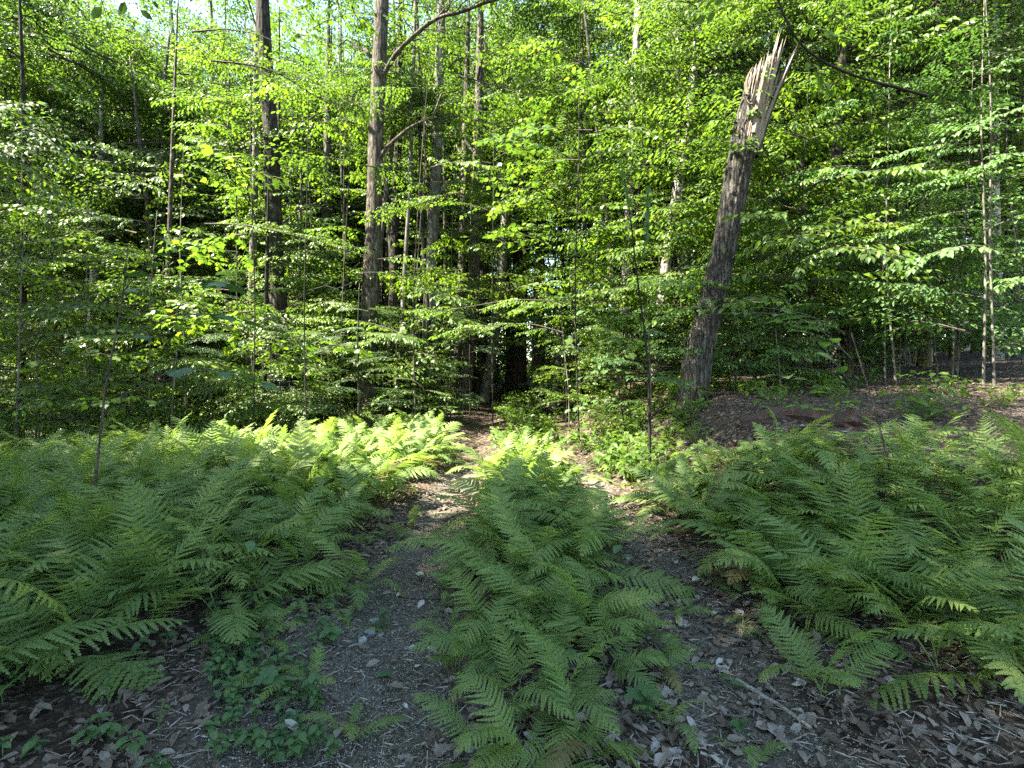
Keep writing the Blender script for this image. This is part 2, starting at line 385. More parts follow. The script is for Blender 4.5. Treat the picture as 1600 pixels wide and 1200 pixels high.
def spray(L, leaf, tpl, nside, droop=0.25, seed=0, twig=True, width=0.5, spacing=0.62, jit=0.3, up=0.15):
    """a flat leafy branch along +X; material 0 wood, 1 leaves"""
    g = np.random.default_rng(seed); mb = MB()
    def axis_z(x): return up * x - droop * x * x / L
    xs = np.linspace(0, L, 7); wig = g.standard_normal(7).cumsum() * 0.012 * L
    main = np.stack([xs, wig, axis_z(xs)], -1)
    if twig: tube(mb, main, np.linspace(0.009, 0.002, 7) * (L / 1.4 + 0.3), 4, 0, cap=False)
    P, T, N, Z = [], [], [], []
    def run(poly, sp):
        seg = np.linalg.norm(np.diff(poly, axis=0), axis=1); tot = seg.sum(); cum = np.concatenate([[0], seg.cumsum()])
        n = max(2, int(tot / sp)); side = 1
        for i in range(n + 1):
            s = tot * (i + 0.35 * g.random()) / n if i < n else tot
            q = np.array([np.interp(s, cum, poly[:, c]) for c in range(3)])
            q2 = np.array([np.interp(min(s + 0.03, tot), cum, poly[:, c]) for c in range(3)])
            q1 = np.array([np.interp(max(s - 0.03, 0), cum, poly[:, c]) for c in range(3)])
            d = q2 - q1; d /= np.linalg.norm(d) + 1e-9
            a = side * math.radians(50 + 18 * g.standard_normal()) if i < n else 0
            dd = np.array([d[0] * math.cos(a) - d[1] * math.sin(a), d[0] * math.sin(a) + d[1] * math.cos(a), d[2] - 0.18 - 0.35 * g.random()])
            P.append(q + dd * 0.015); T.append(dd); N.append(np.array([0, 0, 1]) + jit * g.standard_normal(3)); Z.append(leaf * (0.62 + 0.55 * g.random()))
            side = -side
    run(main[1:], leaf * spacing * 1.3)
    for i in range(nside):
        t = 0.12 + 0.83 * (i + 0.3 * g.random()) / nside
        b = np.array([np.interp(t * L, xs, main[:, c]) for c in range(3)])
        ln = L * width * (1 - t) ** 0.7 * (0.75 + 0.4 * g.random()) + 0.12
        a = (1 if i % 2 else -1) * math.radians(48 + 12 * g.standard_normal())
        u = np.linspace(0, 1, 4)
        tz = -droop * 0.5 * ln * u ** 2 + ln * 0.1 * u * g.standard_normal()
        pl = b + np.stack([u * ln * math.cos(a), u * ln * math.sin(a), tz], -1)
        if twig: tube(mb, pl, np.linspace(0.004, 0.0015, 4), 3, 0, cap=False)
        run(pl, leaf * spacing)
    add_leaves(mb, tpl, np.array(P), np.array(T), np.array(N), np.array(Z), 1, g.random(len(P)))
    return mb
def rot3(rz, ry=0, rx=0):
    return np.array(Matrix(Euler((rx, ry, rz)).to_matrix()))

SPR = {}
SPR['near'] = [spray(1.1 + 0.1 * (i % 3), 0.105, 'b8', 9, 0.22, 100 + i) for i in range(5)]
SPR['mid'] = [spray(1.6 + 0.15 * (i % 3), 0.122, 'b4', 12, 0.30, 200 + i, width=0.55, spacing=0.52, jit=0.2) for i in range(6)]
SPR['lite'] = [spray(1.7, 0.15, 'b2', 8, 0.26, 250 + i, twig=False, width=0.55, spacing=0.8) for i in range(5)]
def cluster(seed, tpl='b4', leaf=0.13, L=1.7):
    g = np.random.default_rng(seed); mb = MB()
    ax = np.stack([np.linspace(0, 1.6, 5), 0.1 * g.standard_normal(5), np.linspace(0, 0.25, 5)], -1)
    tube(mb, ax, np.linspace(0.03, 0.008, 5), 5, 0, cap=False)
    for k in range(5):
        s = spray(L * (0.75 + 0.4 * g.random()), leaf, tpl, 9, 0.3, seed * 31 + k, twig=True, width=0.55, spacing=0.68, jit=0.32)
        mb.merge(s, rot3(g.uniform(-1.1, 1.1), g.uniform(-0.45, 0.3), g.uniform(-0.4, 0.4)), ax[min(4, k)] + np.array([0, 0, g.uniform(-0.3, 0.3)]))
    return mb
SPR['crown'] = [cluster(300 + i) for i in range(6)]
def hemlock_spray(L, seed):
    g = np.random.default_rng(seed); mb = MB()
    xs = np.linspace(0, L, 8); main = np.stack([xs, 0.02 * g.standard_normal(8).cumsum() * L, 0.05 * xs - 0.28 * xs * xs / L], -1)
    tube(mb, main, np.linspace(0.007, 0.002, 8), 4, 0, cap=False)
    P, T, N, Z = [], [], [], []
    def needles(pl, ln):
        n = max(4, int(ln / 0.016))
        for i in range(n):
            u = (i + 0.5) / n; q = pl(u); d = pl(min(1, u + 0.05)) - pl(max(0, u - 0.05)); d /= np.linalg.norm(d) + 1e-9
            a = (1 if i % 2 else -1) * 1.0
            P.append(q); T.append([d[0] * math.cos(a) - d[1] * math.sin(a), d[0] * math.sin(a) + d[1] * math.cos(a), d[2] - 0.15]); N.append(np.array([0, 0, 1]) + 0.3 * g.standard_normal(3)); Z.append(0.030)
    for i in range(int(L / 0.07)):
        t = 0.1 + 0.9 * i / (L / 0.07); b = np.array([np.interp(t * L, xs, main[:, c]) for c in range(3)])
        ln = (0.42 * L * (1 - t) ** 0.8 + 0.07) * (0.8 + 0.4 * g.random()); a = (1 if i % 2 else -1) * math.radians(55 + 8 * g.standard_normal())
        e = b + np.array([ln * math.cos(a), ln * math.sin(a), -0.12 * ln])
        pl = lambda u, b=b, e=e, ln=ln: b + (e - b) * u + np.array([0, 0, -0.1 * ln * u * u])
        needles(pl, ln)
        for k in range(int(ln / 0.06)):
            u = 0.2 + 0.75 * k / max(1, ln / 0.06); bb = pl(u); a2 = a + (1 if k % 2 else -1) * 0.8; l2 = (0.4 * ln * (1 - u) + 0.03)
            ee = bb + np.array([l2 * math.cos(a2), l2 * math.sin(a2), -0.1 * l2])
            needles(lambda u, bb=bb, ee=ee: bb + (ee - bb) * u, l2)
    P = np.array(P); add_leaves(mb, 'b2', P, np.array(T), np.array(N), np.array(Z), 1, g.random(len(P)))
    return mb
SPR['hem'] = [hemlock_spray(1.15, 400 + i) for i in range(3)]

SM = {}
for k, mat in (('near', 'leaf'), ('mid', 'leaf'), ('lite', 'leaf_far'), ('crown', 'leaf_far'), ('hem', 'hemlock')):
    SM[k] = [s.mesh('leafy_branch', [M['twig'], M[mat]]) for s in SPR[k]]
SPR['maplemid'] = [spray(1.5 + 0.15 * i, 0.125, 'mp', 8, 0.34, 270 + i, width=0.5, spacing=0.72, jit=0.25) for i in range(4)]
SM['maplemid'] = [q.mesh('leafy_branch', [M['twig'], M['leaf']]) for q in SPR['maplemid']]
SM['shade'] = []
for me in SM['mid'][:4]:
    c = me.copy(); c.materials[1] = M['leaf_shade']; SM['shade'].append(c)  # same sprays recoloured, shade put into the leaf colour

# ------------------------------------------------------------------ where the sun comes through, and what must stay visible
LIT = []           # (point, radius): nothing hangs between these and the sun
def lit(px, py, d, r, dz=0): LIT.append((at(px, py, d) + np.array([0, 0, dz]), r))
for px, py, d, r in [(400, 690, 8.0, 0.5), (450, 672, 8.6, 0.55), (510, 660, 9.0, 0.6), (570, 650, 9.6, 0.6), (630, 648, 10, 0.6), (690, 650, 10.3, 0.6), (735, 660, 10.5, 0.5),
                     (745, 690, 11.5, 0.5), (790, 650, 16, 0.9), (840, 645, 15, 0.9), (900, 650, 13, 0.6), (860, 630, 20, 1.2), (946, 795, 6.2, 0.45), (930, 745, 7.6, 0.35), (880, 690, 11.5, 0.6),
                     (810, 690, 7.6, 0.3), (830, 720, 6.9, 0.22),
                     (820, 180, 11, 1.6), (760, 110, 11, 1.3), (900, 200, 11, 1.5), (960, 330, 12, 1.4), (720, 480, 8.5, 0.7), (780, 500, 9, 0.6),
                     (650, 300, 10, 0.9), (440, 130, 8, 0.9), (480, 170, 8, 0.8), (400, 340, 7, 0.6), (560, 550, 10.5, 0.7), (640, 590, 10, 0.4),
                     (586, 340, 14, 0.4), (675, 400, 16, 0.5), (1040, 430, 15, 0.7), (1190, 120, 9.3, 0.35), (975, 560, 15, 0.5), (1000, 80, 14, 1.2), (930, 560, 15, 1.3), (900, 430, 14, 1.3), (620, 480, 18, 1.4), (700, 440, 20, 1.5), (560, 440, 17, 1.3), (480, 500, 16, 1.2), (430, 350, 15, 1.3), (900, 480, 19, 1.4), (840, 420, 21, 1.6), (1000, 510, 17, 1.2), (760, 380, 22, 1.6), (650, 560, 19, 1.0), (510, 330, 18, 1.5), (400, 520, 14, 1.0), (1090, 300, 17, 1.4), (900, 330, 20, 1.6), (620, 250, 19, 1.5), (480, 560, 12, 0.8), (560, 500, 11, 0.8), (620, 560, 13, 0.8), (850, 570, 16, 1.0), (910, 590, 13, 0.8), (420, 590, 12, 0.8), (700, 560, 17, 0.8), (380, 440, 12, 1.0)]:
    lit(px, py, d, r)
LP = np.array([p for p, r in LIT]); LR = np.array([r for p, r in LIT])
def sun_free(c, rad):
    v = np.asarray(c) - LP; t = v @ SUN
    perp = np.linalg.norm(v - t[:, None] * SUN, axis=1)
    return not np.any((t > LR + 0.2 * rad) & (perp < LR + 0.55 * rad))
CLEAR = []         # (px, py, radius px, depth): nothing nearer than depth covers this
for (px, py, r, d) in [(1100, 560, 24, 9), (1112, 480, 24, 9), (1125, 400, 24, 9), (1140, 320, 22, 9), (1155, 240, 24, 9), (1180, 160, 34, 9), (1205, 90, 32, 99), (1190, 95, 22, 99), (1228, 110, 22, 9),
                       (588, 190, 14, 13.5), (586, 240, 14, 13.5), (584, 300, 14, 13.5), (582, 360, 13, 13.5), (596, 30, 13, 13.5), (575, 600, 14, 13), (424, 220, 12, 13), (430, 430, 12, 13), (445, 590, 12, 13),
                       (675, 400, 10, 15), (1040, 410, 11, 14), (1032, 470, 11, 14), (725, 590, 22, 18), (770, 560, 16, 20), (805, 575, 20, 26), (800, 620, 40, 26), (742, 300, 12, 17),
                       (490, 45, 9, 99), (535, 45, 8, 99), (715, 120, 9, 99), (960, 60, 8, 99)]:
    CLEAR.append((px, py, r, d))
def view_free(c, rad):
    if c[1] < 0.5: return True
    px, py = proj(c); rp = rad * F / c[1]
    for (x, y, r, d) in CLEAR:
        if c[1] < d and math.hypot(px - x, py - y) < r + (0.30 if d > 50 else 0.22) * rp: return d < 50 and R.random() < 0.15
    return True

# ------------------------------------------------------------------ trees
def smooth_poly(P, k):
    P = np.asarray(P, float); t = np.concatenate([[0], np.cumsum(np.linalg.norm(np.diff(P, axis=0), axis=1))])
    u = np.linspace(0, t[-1], k)
    Q = np.stack([np.interp(u, t, P[:, c]) for c in range(3)], -1)
    for _ in range(2): Q[1:-1] = 0.25 * Q[:-2] + 0.5 * Q[1:-1] + 0.25 * Q[2:]
    return Q, u

def trunk_mesh(P, rad, mat, n=12, k=40, flare=0.35, wob=0.03):
    Q, u = smooth_poly(P, k); r = np.interp(u, np.linspace(0, u[-1], len(rad)), rad)
    r = r * (1 + flare * np.exp(-u / (2.2 * rad[0] + 0.05)))
    mb = MB(); tube(mb, Q, r, n, 0, wob=wob)
    return mb.mesh('trunk', mat, True), Q, r

def hang(parent, base, name, kind, pos, rz, tilt, sc, rad, force=False):
    c = np.asarray(pos) + 0.5 * rad * np.array([math.cos(rz), math.sin(rz), 0])
    if c[1] > 0.2 and not force:
        if not view_free(c, rad * 0.7): return None
    me = R.choice(SM[kind])
    return obj(name, me, parent, tuple(np.asarray(pos) - base), (R.uniform(-0.25, 0.25), tilt, rz), sc)

def limb_mesh(mat, a, b, r0, r1, sag=0.15, n=6):
    t = np.linspace(0, 1, 7)[:, None]; P = a + (b - a) * t; P[:, 2] += sag * np.sin(t[:, 0] * np.pi) * np.linalg.norm(b - a) * 0.5
    P[1:-1] += 0.03 * NR.standard_normal((5, 3)) * np.linalg.norm(b - a)
    mb = MB(); tube(mb, P, np.linspace(r0, r1, 7), n, 0); return mb.mesh('limb', mat, True)

def big_tree(name, label, pts, rad, mat, cat='tree', group=None, top=16.0, crown0=6.5, nb=28, nlimb=3, crown=True, low=0, ncirc=12, spread=3.2):
    """pts: world polyline of the trunk; crown of leafy branches on limbs above crown0"""
    pts = [np.asarray(p, float) for p in pts]
    d = pts[-1] - pts[-2]; d /= np.linalg.norm(d)
    while len(pts) > 2 and pts[-1][2] > top: pts.pop(); rad = list(rad)[:-1]
    if top > pts[-1][2]:
        e = pts[-1] + d * ((top - pts[-1][2]) / max(d[2], 0.3)); e[:2] = 0.5 * e[:2] + 0.5 * pts[-1][:2]
        pts.append(e); rad = list(rad) + [rad[-1] * 0.25]
    base = pts[0].copy(); base[2] = hz(base[0], base[1])
    pts[0] = base - np.array([0, 0, 0.15])
    t = thing(name, label, cat, tuple(base), 0, group)
    me, Q, r = trunk_mesh([p - base for p in pts], rad, mat, ncirc)
    obj('trunk', me, t)
    Qw = Q + base
    def on(z):
        i = int(np.argmin(np.abs(Qw[:, 2] - z))); return Qw[i], r[i]
    for k in range(nlimb):
        z = crown0 + (top - crown0) * (0.05 + 0.7 * k / max(1, nlimb)); a, ra = on(z)
        th = k * 2.4 + R.uniform(-0.5, 0.5); ln = R.uniform(1.6, 2.6)
        b = a + np.array([math.cos(th) * ln, math.sin(th) * ln, ln * R.uniform(0.4, 0.9)])
        obj('limb', limb_mesh(mat, a - base, b - base, ra * 0.36, 0.012), t)
    for k in range(nb):
        z = R.uniform(crown0, top); f = (z - crown0) / (top - crown0); a, ra = on(z)
        th = k * 2.39996 + R.uniform(-0.4, 0.4); rr = R.uniform(0.1, 1) * spread * (1 - 0.55 * f)
        p = a + np.array([math.cos(th) * rr, math.sin(th) * rr, R.uniform(-0.3, 0.6)])
        hang(t, base, 'leafy_branch', 'crown', p, th + R.uniform(-0.5, 0.5), R.uniform(-0.2, 0.35), R.uniform(0.8, 1.15), 2.2)
    for k in range(low):
        z = R.uniform(base[2] + 2.0, crown0); a, ra = on(z); th = R.uniform(0, 6.28)
        hang(t, base, 'leafy_branch', 'mid', a + np.array([math.cos(th), math.sin(th), 0]) * R.uniform(ra, 0.9), th, R.uniform(-0.2, 0.25), R.uniform(0.8, 1.2), 1.6)
    return t

def px_trunk(px_pts, d, widths, dd=0.0):
    """trunk seen through photo pixels at distance d (leaning back by dd at its top)"""
    n = len(px_pts); P = []; rr = []
    for i, ((x, y), w) in enumerate(zip(px_pts, widths)):
        D = d + dd * i / max(1, n - 1); P.append(at(x, y, D)); rr.append(w * D / F / 2)
    b = P[0].copy(); dz = hz(b[0], b[1]) - b[2]
    if dz < -0.02:
        dr = P[1] - P[0]; b = b + dr * (dz / dr[2]); b[2] = hz(b[0], b[1]); P.insert(0, b); rr.insert(0, rr[0] * 1.05)
    else: P[0][2] = hz(P[0][0], P[0][1])
    return P, rr

# trunks that the photograph shows one by one
G1 = [
 ('maple_tree', 'straight grey-brown trunk rising left of the track, flaking bark, orange-brown at its foot', [(572, 640), (577, 480), (584, 340), (588, 200), (597, 0)], 14, [26, 24, 23, 22, 20], 'bark_brown', dict(low=2)),
 ('maple_tree', 'dark trunk at the left with a forked limb, thick mossy foot behind the ferns', [(450, 640), (438, 540), (430, 430), (424, 220), (412, 60)], 13.5, [34, 25, 22, 21, 17], 'bark_dark', dict(low=1)),
 ('birch_tree', 'thin pale patchy trunk near the left edge behind the dark fir boughs', [(384, 690), (390, 560), (393, 470), (398, 300)], 14.5, [12, 11, 8, 5], 'bark_smooth', dict(crown0=4.5, nb=22, low=4)),
 ('maple_tree', 'trunk with a sunlit pale middle, left of the shaded track end', [(668, 610), (670, 520), (674, 400), (683, 240)], 17, [20, 18, 16, 13], 'bark_smooth', dict(low=1)),
 ('maple_tree', 'slender dark trunk close right of the straight grey-brown trunk', [(611, 620), (613, 500), (616, 400), (622, 220)], 18, [14, 13, 12, 9], 'bark_dark', {}),
 ('maple_tree', 'leaning grey trunk, front one of the clump at the track bend', [(722, 632), (731, 570), (738, 500), (743, 360), (748, 210)], 19, [21, 18, 17, 14, 11], 'bark_grey', {}),
 ('maple_tree', 'slim mossy trunk tucked left behind the leaning grey trunk', [(706, 630), (710, 590), (716, 540), (722, 420)], 20, [14, 12, 11, 8], 'bark_brown', dict(crown0=7, nb=12)),
 ('maple_tree', 'pale leaning trunk at the shaded end of the track', [(758, 612), (768, 560), (776, 510), (784, 430), (790, 330)], 22, [15, 14, 13, 11, 9], 'bark_smooth', dict(crown0=8)),
 ('maple_tree', 'dark upright trunk crossing the upper middle, right of the leaning grey clump', [(752, 610), (756, 430), (757, 300), (758, 200), (762, 20)], 23, [15, 14, 14, 13, 12], 'bark_dark', {}),
 ('birch_tree', 'white birch with a crooked forked trunk left of the broken snag', [(1022, 620), (1030, 500), (1042, 400), (1058, 300), (1074, 200), (1090, 60)], 15, [14, 15, 16, 13, 11, 8], 'birch', dict(crown0=7, nb=24, low=9)),
 ('birch_tree', 'pale dappled birch standing behind the thin black stem', [(972, 620), (975, 520), (978, 420), (988, 200), (996, 20)], 17, [14, 14, 13, 12, 11], 'birch', dict(crown0=7, nb=24, low=9)),
 ('birch_tree', 'pale birch rising into the blue gap behind the broken top', [(1140, 600), (1148, 330), (1155, 130), (1162, 20)], 19, [16, 15, 15, 13], 'birch', dict(crown0=12, nb=10)),
 ('maple_tree', 'tall pale pole with twin upright twigs in the bright leaves at upper right', [(1066, 610), (1075, 330), (1083, 110), (1086, 0)], 18, [11, 10, 9, 8], 'bark_smooth', dict(crown0=9.5, nb=12)),
 ('maple_tree', 'dark trunk half lost in yellow-green leaves at upper centre', [(838, 605), (846, 300), (851, 140), (854, 0)], 24, [16, 15, 14, 12], 'bark_grey', dict(crown0=9.5)),
 ('maple_tree', 'thin grey pole left of the straight trunk, bare to the height of the leaves', [(463, 640), (466, 480), (470, 320), (474, 150)], 15, [6, 6, 5, 4], 'bark_grey', dict(crown0=2.6, nb=18, low=3, top=8.0, spread=1.6)),
 ('maple_tree', 'black thin pole beside the pale patchy trunk at far left', [(412, 660), (414, 560), (417, 430), (420, 250)], 12.5, [8, 7, 6, 4], 'twig_black', dict(crown0=2.4, nb=18, low=3, top=6.5, spread=1.5)),
 ('maple_tree', 'slim trunk with lichen patches behind the feathery hemlock', [(507, 640), (506, 500), (508, 380), (512, 180)], 20, [13, 12, 11, 9], 'bark_grey', dict(crown0=8.5)),
 ('maple_tree', 'thin pale pole just right of the straight grey-brown trunk', [(622, 640), (627, 520), (632, 430), (640, 300)], 16, [7, 6, 6, 5], 'bark_smooth', dict(crown0=6.5, nb=8)),
]
def arching_limb(t, mat):
    b = np.array(t.location); pts = [at(x, y, D) - b for x, y, D in [(592, 130, 14), (620, 80, 13.7), (660, 44, 13.4), (690, 22, 13.2), (715, 22, 13), (745, 8, 12.8), (800, -8, 12.6), (880, -40, 12.4)]]
    Q, u = smooth_poly(pts, 26); mb = MB(); tube(mb, Q, np.linspace(0.062, 0.024, 26) * (1 + 0.08 * NR.standard_normal(26)), 9, 0, wob=0.05)
    o = obj('limb', mb.mesh('limb', mat, True), t); o['label'] = 'long bare limb arching up to the right across the top'
    for k in range(8):
        i = 6 + 2 * k; th = R.uniform(-1.2, 1.2); e = Q[i] + np.array([math.cos(th) * .9, -0.3, R.uniform(-.3, .7)])
        obj('limb', limb_mesh(mat, Q[i], e, 0.022, 0.005, 0.1, 5), t)
        obj('leafy_branch', R.choice(SM['mid']), t, tuple(Q[i] * .4 + e * .6), (R.uniform(-.2, .2), R.uniform(0, .3), th), 0.8)
for nm, lb, pp, d, w, mt, kw in G1:
    P, rr = px_trunk(pp, d, w)
    tr_ = big_tree(nm, lb, P, rr, M[mt], **kw)
    if 'flaking bark' in lb: arching_limb(tr_, M[mt])

# ------------------------------------------------------------------ the broken snag
def build_snag():
    d = 9.3; k = d / F
    b = at(1085, 632, d); b[2] = hz(b[0], b[1])
    t = thing('snag', 'leaning dead trunk snapped off high up with a splintered pale break', 'snag', tuple(b))
    cx = [(1078, 640, 24), (1089, 570, 22.5), (1104, 500, 21), (1130, 400, 19), (1144, 320, 20), (1157, 250, 20.5), (1166, 200, 20), (1176, 160, 19), (1187, 112, 16)]
    P = np.array([at(x, y, d) for x, y, r in cx]); rad = np.array([r for x, y, r in cx]) * k * 0.93
    P[0][2] = b[2] - 0.2
    Q, u = smooth_poly(P, 150); rr = np.interp(u, np.concatenate([[0], np.cumsum(np.linalg.norm(np.diff(P, axis=0), axis=1))]), rad)
    n = 96; th = np.arange(n) / n * 2 * np.pi
    g = np.random.default_rng(5)
    # furrowed bark: vertical ridges that wander and break
    ph = np.cumsum(g.standard_normal((150,))) * 0.05
    rid = np.zeros((150, n))
    for f, a in ((17, 0.6), (11, 0.5), (29, 0.35)):
        ps = np.cumsum(g.standard_normal(150) * 0.10); rid += a * np.sin(f * th[None, :] + ps[:, None] + 1.5 * np.sin(u[:, None] * 3 + th[None, :] * 2) + g.uniform(0, 6))
    rid += 0.5 * g.standard_normal((150, n))
    R_ = rr[:, None] * (1 + 0.042 * rid + 0.05 * np.sin(2 * th + 1)[None, :] + 0.14 * np.exp(-u / 0.45)[:, None] * (1 + 0.35 * np.sin(5 * th + 1))[None, :])
    A = np.array([1.0, 0, 0]); B = np.array([0, 1.0, 0])
    V = Q[:, None, :] + R_[..., None] * (np.cos(th)[None, :, None] * A + np.sin(th)[None, :, None] * B) - b
    # bark is missing where the top tore away: facing the camera and to the right, above py 235
    zpy = EYE - (Q[:, 2] - EYE) * 0; pyv = HOR + (EYE - Q[:, 2]) / d * F
    torn0, torn1 = -2.05, 0.55          # angles (x axis = right, -pi/2 = towards camera)
    ang = (th + np.pi) % (2 * np.pi) - np.pi
    q = []; 
    topl = {j: 150 - int(abs(g.standard_normal()) * 4) - 1 for j in range(n)}
    for i in range(149):
        for j in range(n):
            inside = torn0 + 0.12 * math.sin(i * 0.7) < ang[j] < torn1
            lim = 236 - 14 * abs(math.sin(j * 1.7)) - 18 * (1 - min(1, abs(ang[j] + 1.0) / 0.9)) * 0
            if inside and pyv[i] < lim: continue
            if i >= topl[j]: continue
            q.append([i * n + j, i * n + (j + 1) % n, (i + 1) * n + (j + 1) % n, (i + 1) * n + j])
    mb = MB(); mb.add(V.reshape(-1, 3), None, q)
    obj('trunk', mb.mesh('trunk', M['bark_snag'], True), t)
    # the wood inside, ribbed, up to a ragged top
    sel = pyv < 262; Qs = Q[sel]; rs = rr[sel] * 0.86; m_ = len(Qs); rib = 1 + 0.06 * np.sin(23 * th + 2) + 0.05 * np.sin(37 * th) + 0.04 * g.standard_normal(n)
    V2 = Qs[:, None, :] + (rs[:, None] * rib[None, :])[..., None] * (np.cos(th)[None, :, None] * A + np.sin(th)[None, :, None] * B) - b
    for ii in range(1, 26): V2[-ii, :, 2] += (0.22 * np.cos(th) - 0.05) * (1 - ii / 26) ** 1.2
    V2[-1, :, 2] += 0.16 * (g.random(n) - 0.35); V2[-2, :, 2] += 0.05 * g.standard_normal(n)
    i = np.arange(m_ - 1)[:, None] * n; j = np.arange(n)[None, :]
    q2 = np.stack([i + j, i + (j + 1) % n, i + n + (j + 1) % n, i + n + j], -1).reshape(-1, 4)
    top = Qs[-1] - b - np.array([0, 0, 0.12]); Vt = np.vstack([V2.reshape(-1, 3), top]); tr = [[(m_ - 1) * n + a, (m_ - 1) * n + (a + 1) % n, len(Vt) - 1] for a in range(n)]
    mb = MB(); mb.add(Vt, tr, q2); obj('heartwood', mb.mesh('heartwood', M['torn'], False), t)
    # long splinters standing up out of the break
    def splint(a, c, w0, w1, th0, mat, nm, dy=0.0, bend=0.0):
        A0 = at(*a, d) - b + np.array([0, dy, 0]); C0 = at(*c, d) - b + np.array([0, dy * 0.8, 0])
        s = np.linspace(0, 1, 9); mb = MB(); VV = []
        ax = (C0 - A0) / np.linalg.norm(C0 - A0); sd = np.cross(ax, [0, 1, 0])
        for ii, x in enumerate(s):
            p = A0 + (C0 - A0) * x + sd * bend * math.sin(x * 3.14); w = (w0 + (w1 - w0) * x) * k / 2 * (1 + 0.15 * g.standard_normal()); tt = th0 * (1 - 0.7 * x)
            if ii == 8: w *= 0.15; tt *= 0.3
            VV += [p - sd * w + np.array([0, -tt * 0.3, 0]), p + np.array([0, -tt, 0]), p + sd * w + np.array([0, -tt * 0.4, 0]), p + sd * w * 0.8 + np.array([0, tt, 0]), p - sd * w * 0.8 + np.array([0, tt, 0])]
        qq = []
        for ii in range(8):
            for jj in range(5): qq.append([ii * 5 + jj, ii * 5 + (jj + 1) % 5, ii * 5 + 5 + (jj + 1) % 5, ii * 5 + 5 + jj])
        mb.add(VV, [[40, 41, 42], [40, 42, 43], [40, 43, 44]], qq)
        return obj(nm, mb.mesh(nm, M[mat], False), t)
    for (a, c, w0, w1, tk, dy) in [((1172, 222), (1215, 56), 11, 2, 0.05, -0.10), ((1180, 190), (1206, 82), 7, 1.5, 0.04, -0.15), ((1176, 225), (1219, 66), 9, 3, 0.035, -0.12), ((1170, 215), (1199, 92), 9, 2.5, 0.04, -0.17),
                                   ((1174, 180), (1193, 100), 8, 2, 0.03, -0.19), ((1168, 170), (1185, 96), 7, 2, 0.03, -0.16), ((1184, 170), (1216, 46), 6, 1.2, 0.02, -0.08), ((1180, 215), (1206, 100), 8, 2, 0.03, -0.05),
                                   ((1165, 165), (1178, 104), 6, 2, 0.03, -0.12), ((1186, 160), (1202, 78), 5, 1.5, 0.03, 0.03)]:
        splint(a, c, w0, w1, tk, 'torn', 'splinter', dy)
    for q in range(46):
        bx = g.uniform(1158, 1182); f = (bx - 1158) / 24; by = 150 + 82 * f * g.uniform(.5, 1)
        ln = (by - 108) * g.uniform(.5, 1.15) + 55 * f * f * g.random(); lean = 0.20 + 0.10 * f + 0.03 * g.standard_normal()
        splint((bx, by), (bx + lean * ln, by - ln), g.uniform(2, 5.5), g.uniform(.3, 1.5), g.uniform(.008, .02), 'torn', 'splinter', -0.19 + 0.16 * f + 0.03 * g.standard_normal(), 0.03 * g.standard_normal())
    s = splint((1178, 244), (1246, 70), 13, 5, 0.07, 'bark_snag', 'bark_slab', -0.02, 0.04); s["label"] = "dark slab of bark peeling away to the right"
    splint((1178, 236), (1239, 84), 7, 2, 0.05, 'torn', 'splinter', -0.07, 0.03)
    # knot hole / stub on the left flank
    mb = MB(); p0 = at(1092, 486, d) - b; tube(mb, [p0 + [0.02, -0.05, -0.02], p0 + [-0.06, -0.08, 0.03], p0 + [-0.13, -0.10, 0.05]], [0.07, 0.06, 0.04], 8, 0, wob=0.12)
    obj('branch_stub', mb.mesh('branch_stub', M['bark_dark'], False), t)
build_snag()

# rotten reddish stump at the far dark end of the track and a small white birch post
def build_far_bits():
    P, rr = px_trunk([(806, 618), (807, 590), (809, 540), (812, 430)], 27, [30, 26, 24, 20])
    big_tree('maple_tree', 'broad dark red-brown trunk standing in the gloom where the track ends', P, rr, M['rotten'], crown0=6, nb=20)
    P, rr = px_trunk([(866, 622), (869, 590), (873, 560), (876, 470)], 19, [10, 9, 8, 5])
    b = P[0].copy(); t = thing('birch_sapling', 'short bright white birch stem beside the far track', 'sapling', tuple(b))
    me, Q, r = trunk_mesh([p - b for p in P], rr, M['birch'], 8, 20); obj('stem', me, t)
    for k in range(9): hang(t, b, 'leafy_branch', 'mid', b + Q[8 + k], R.uniform(0, 6.28), R.uniform(-0.2, 0.2), 0.8, 1.2)
build_far_bits()

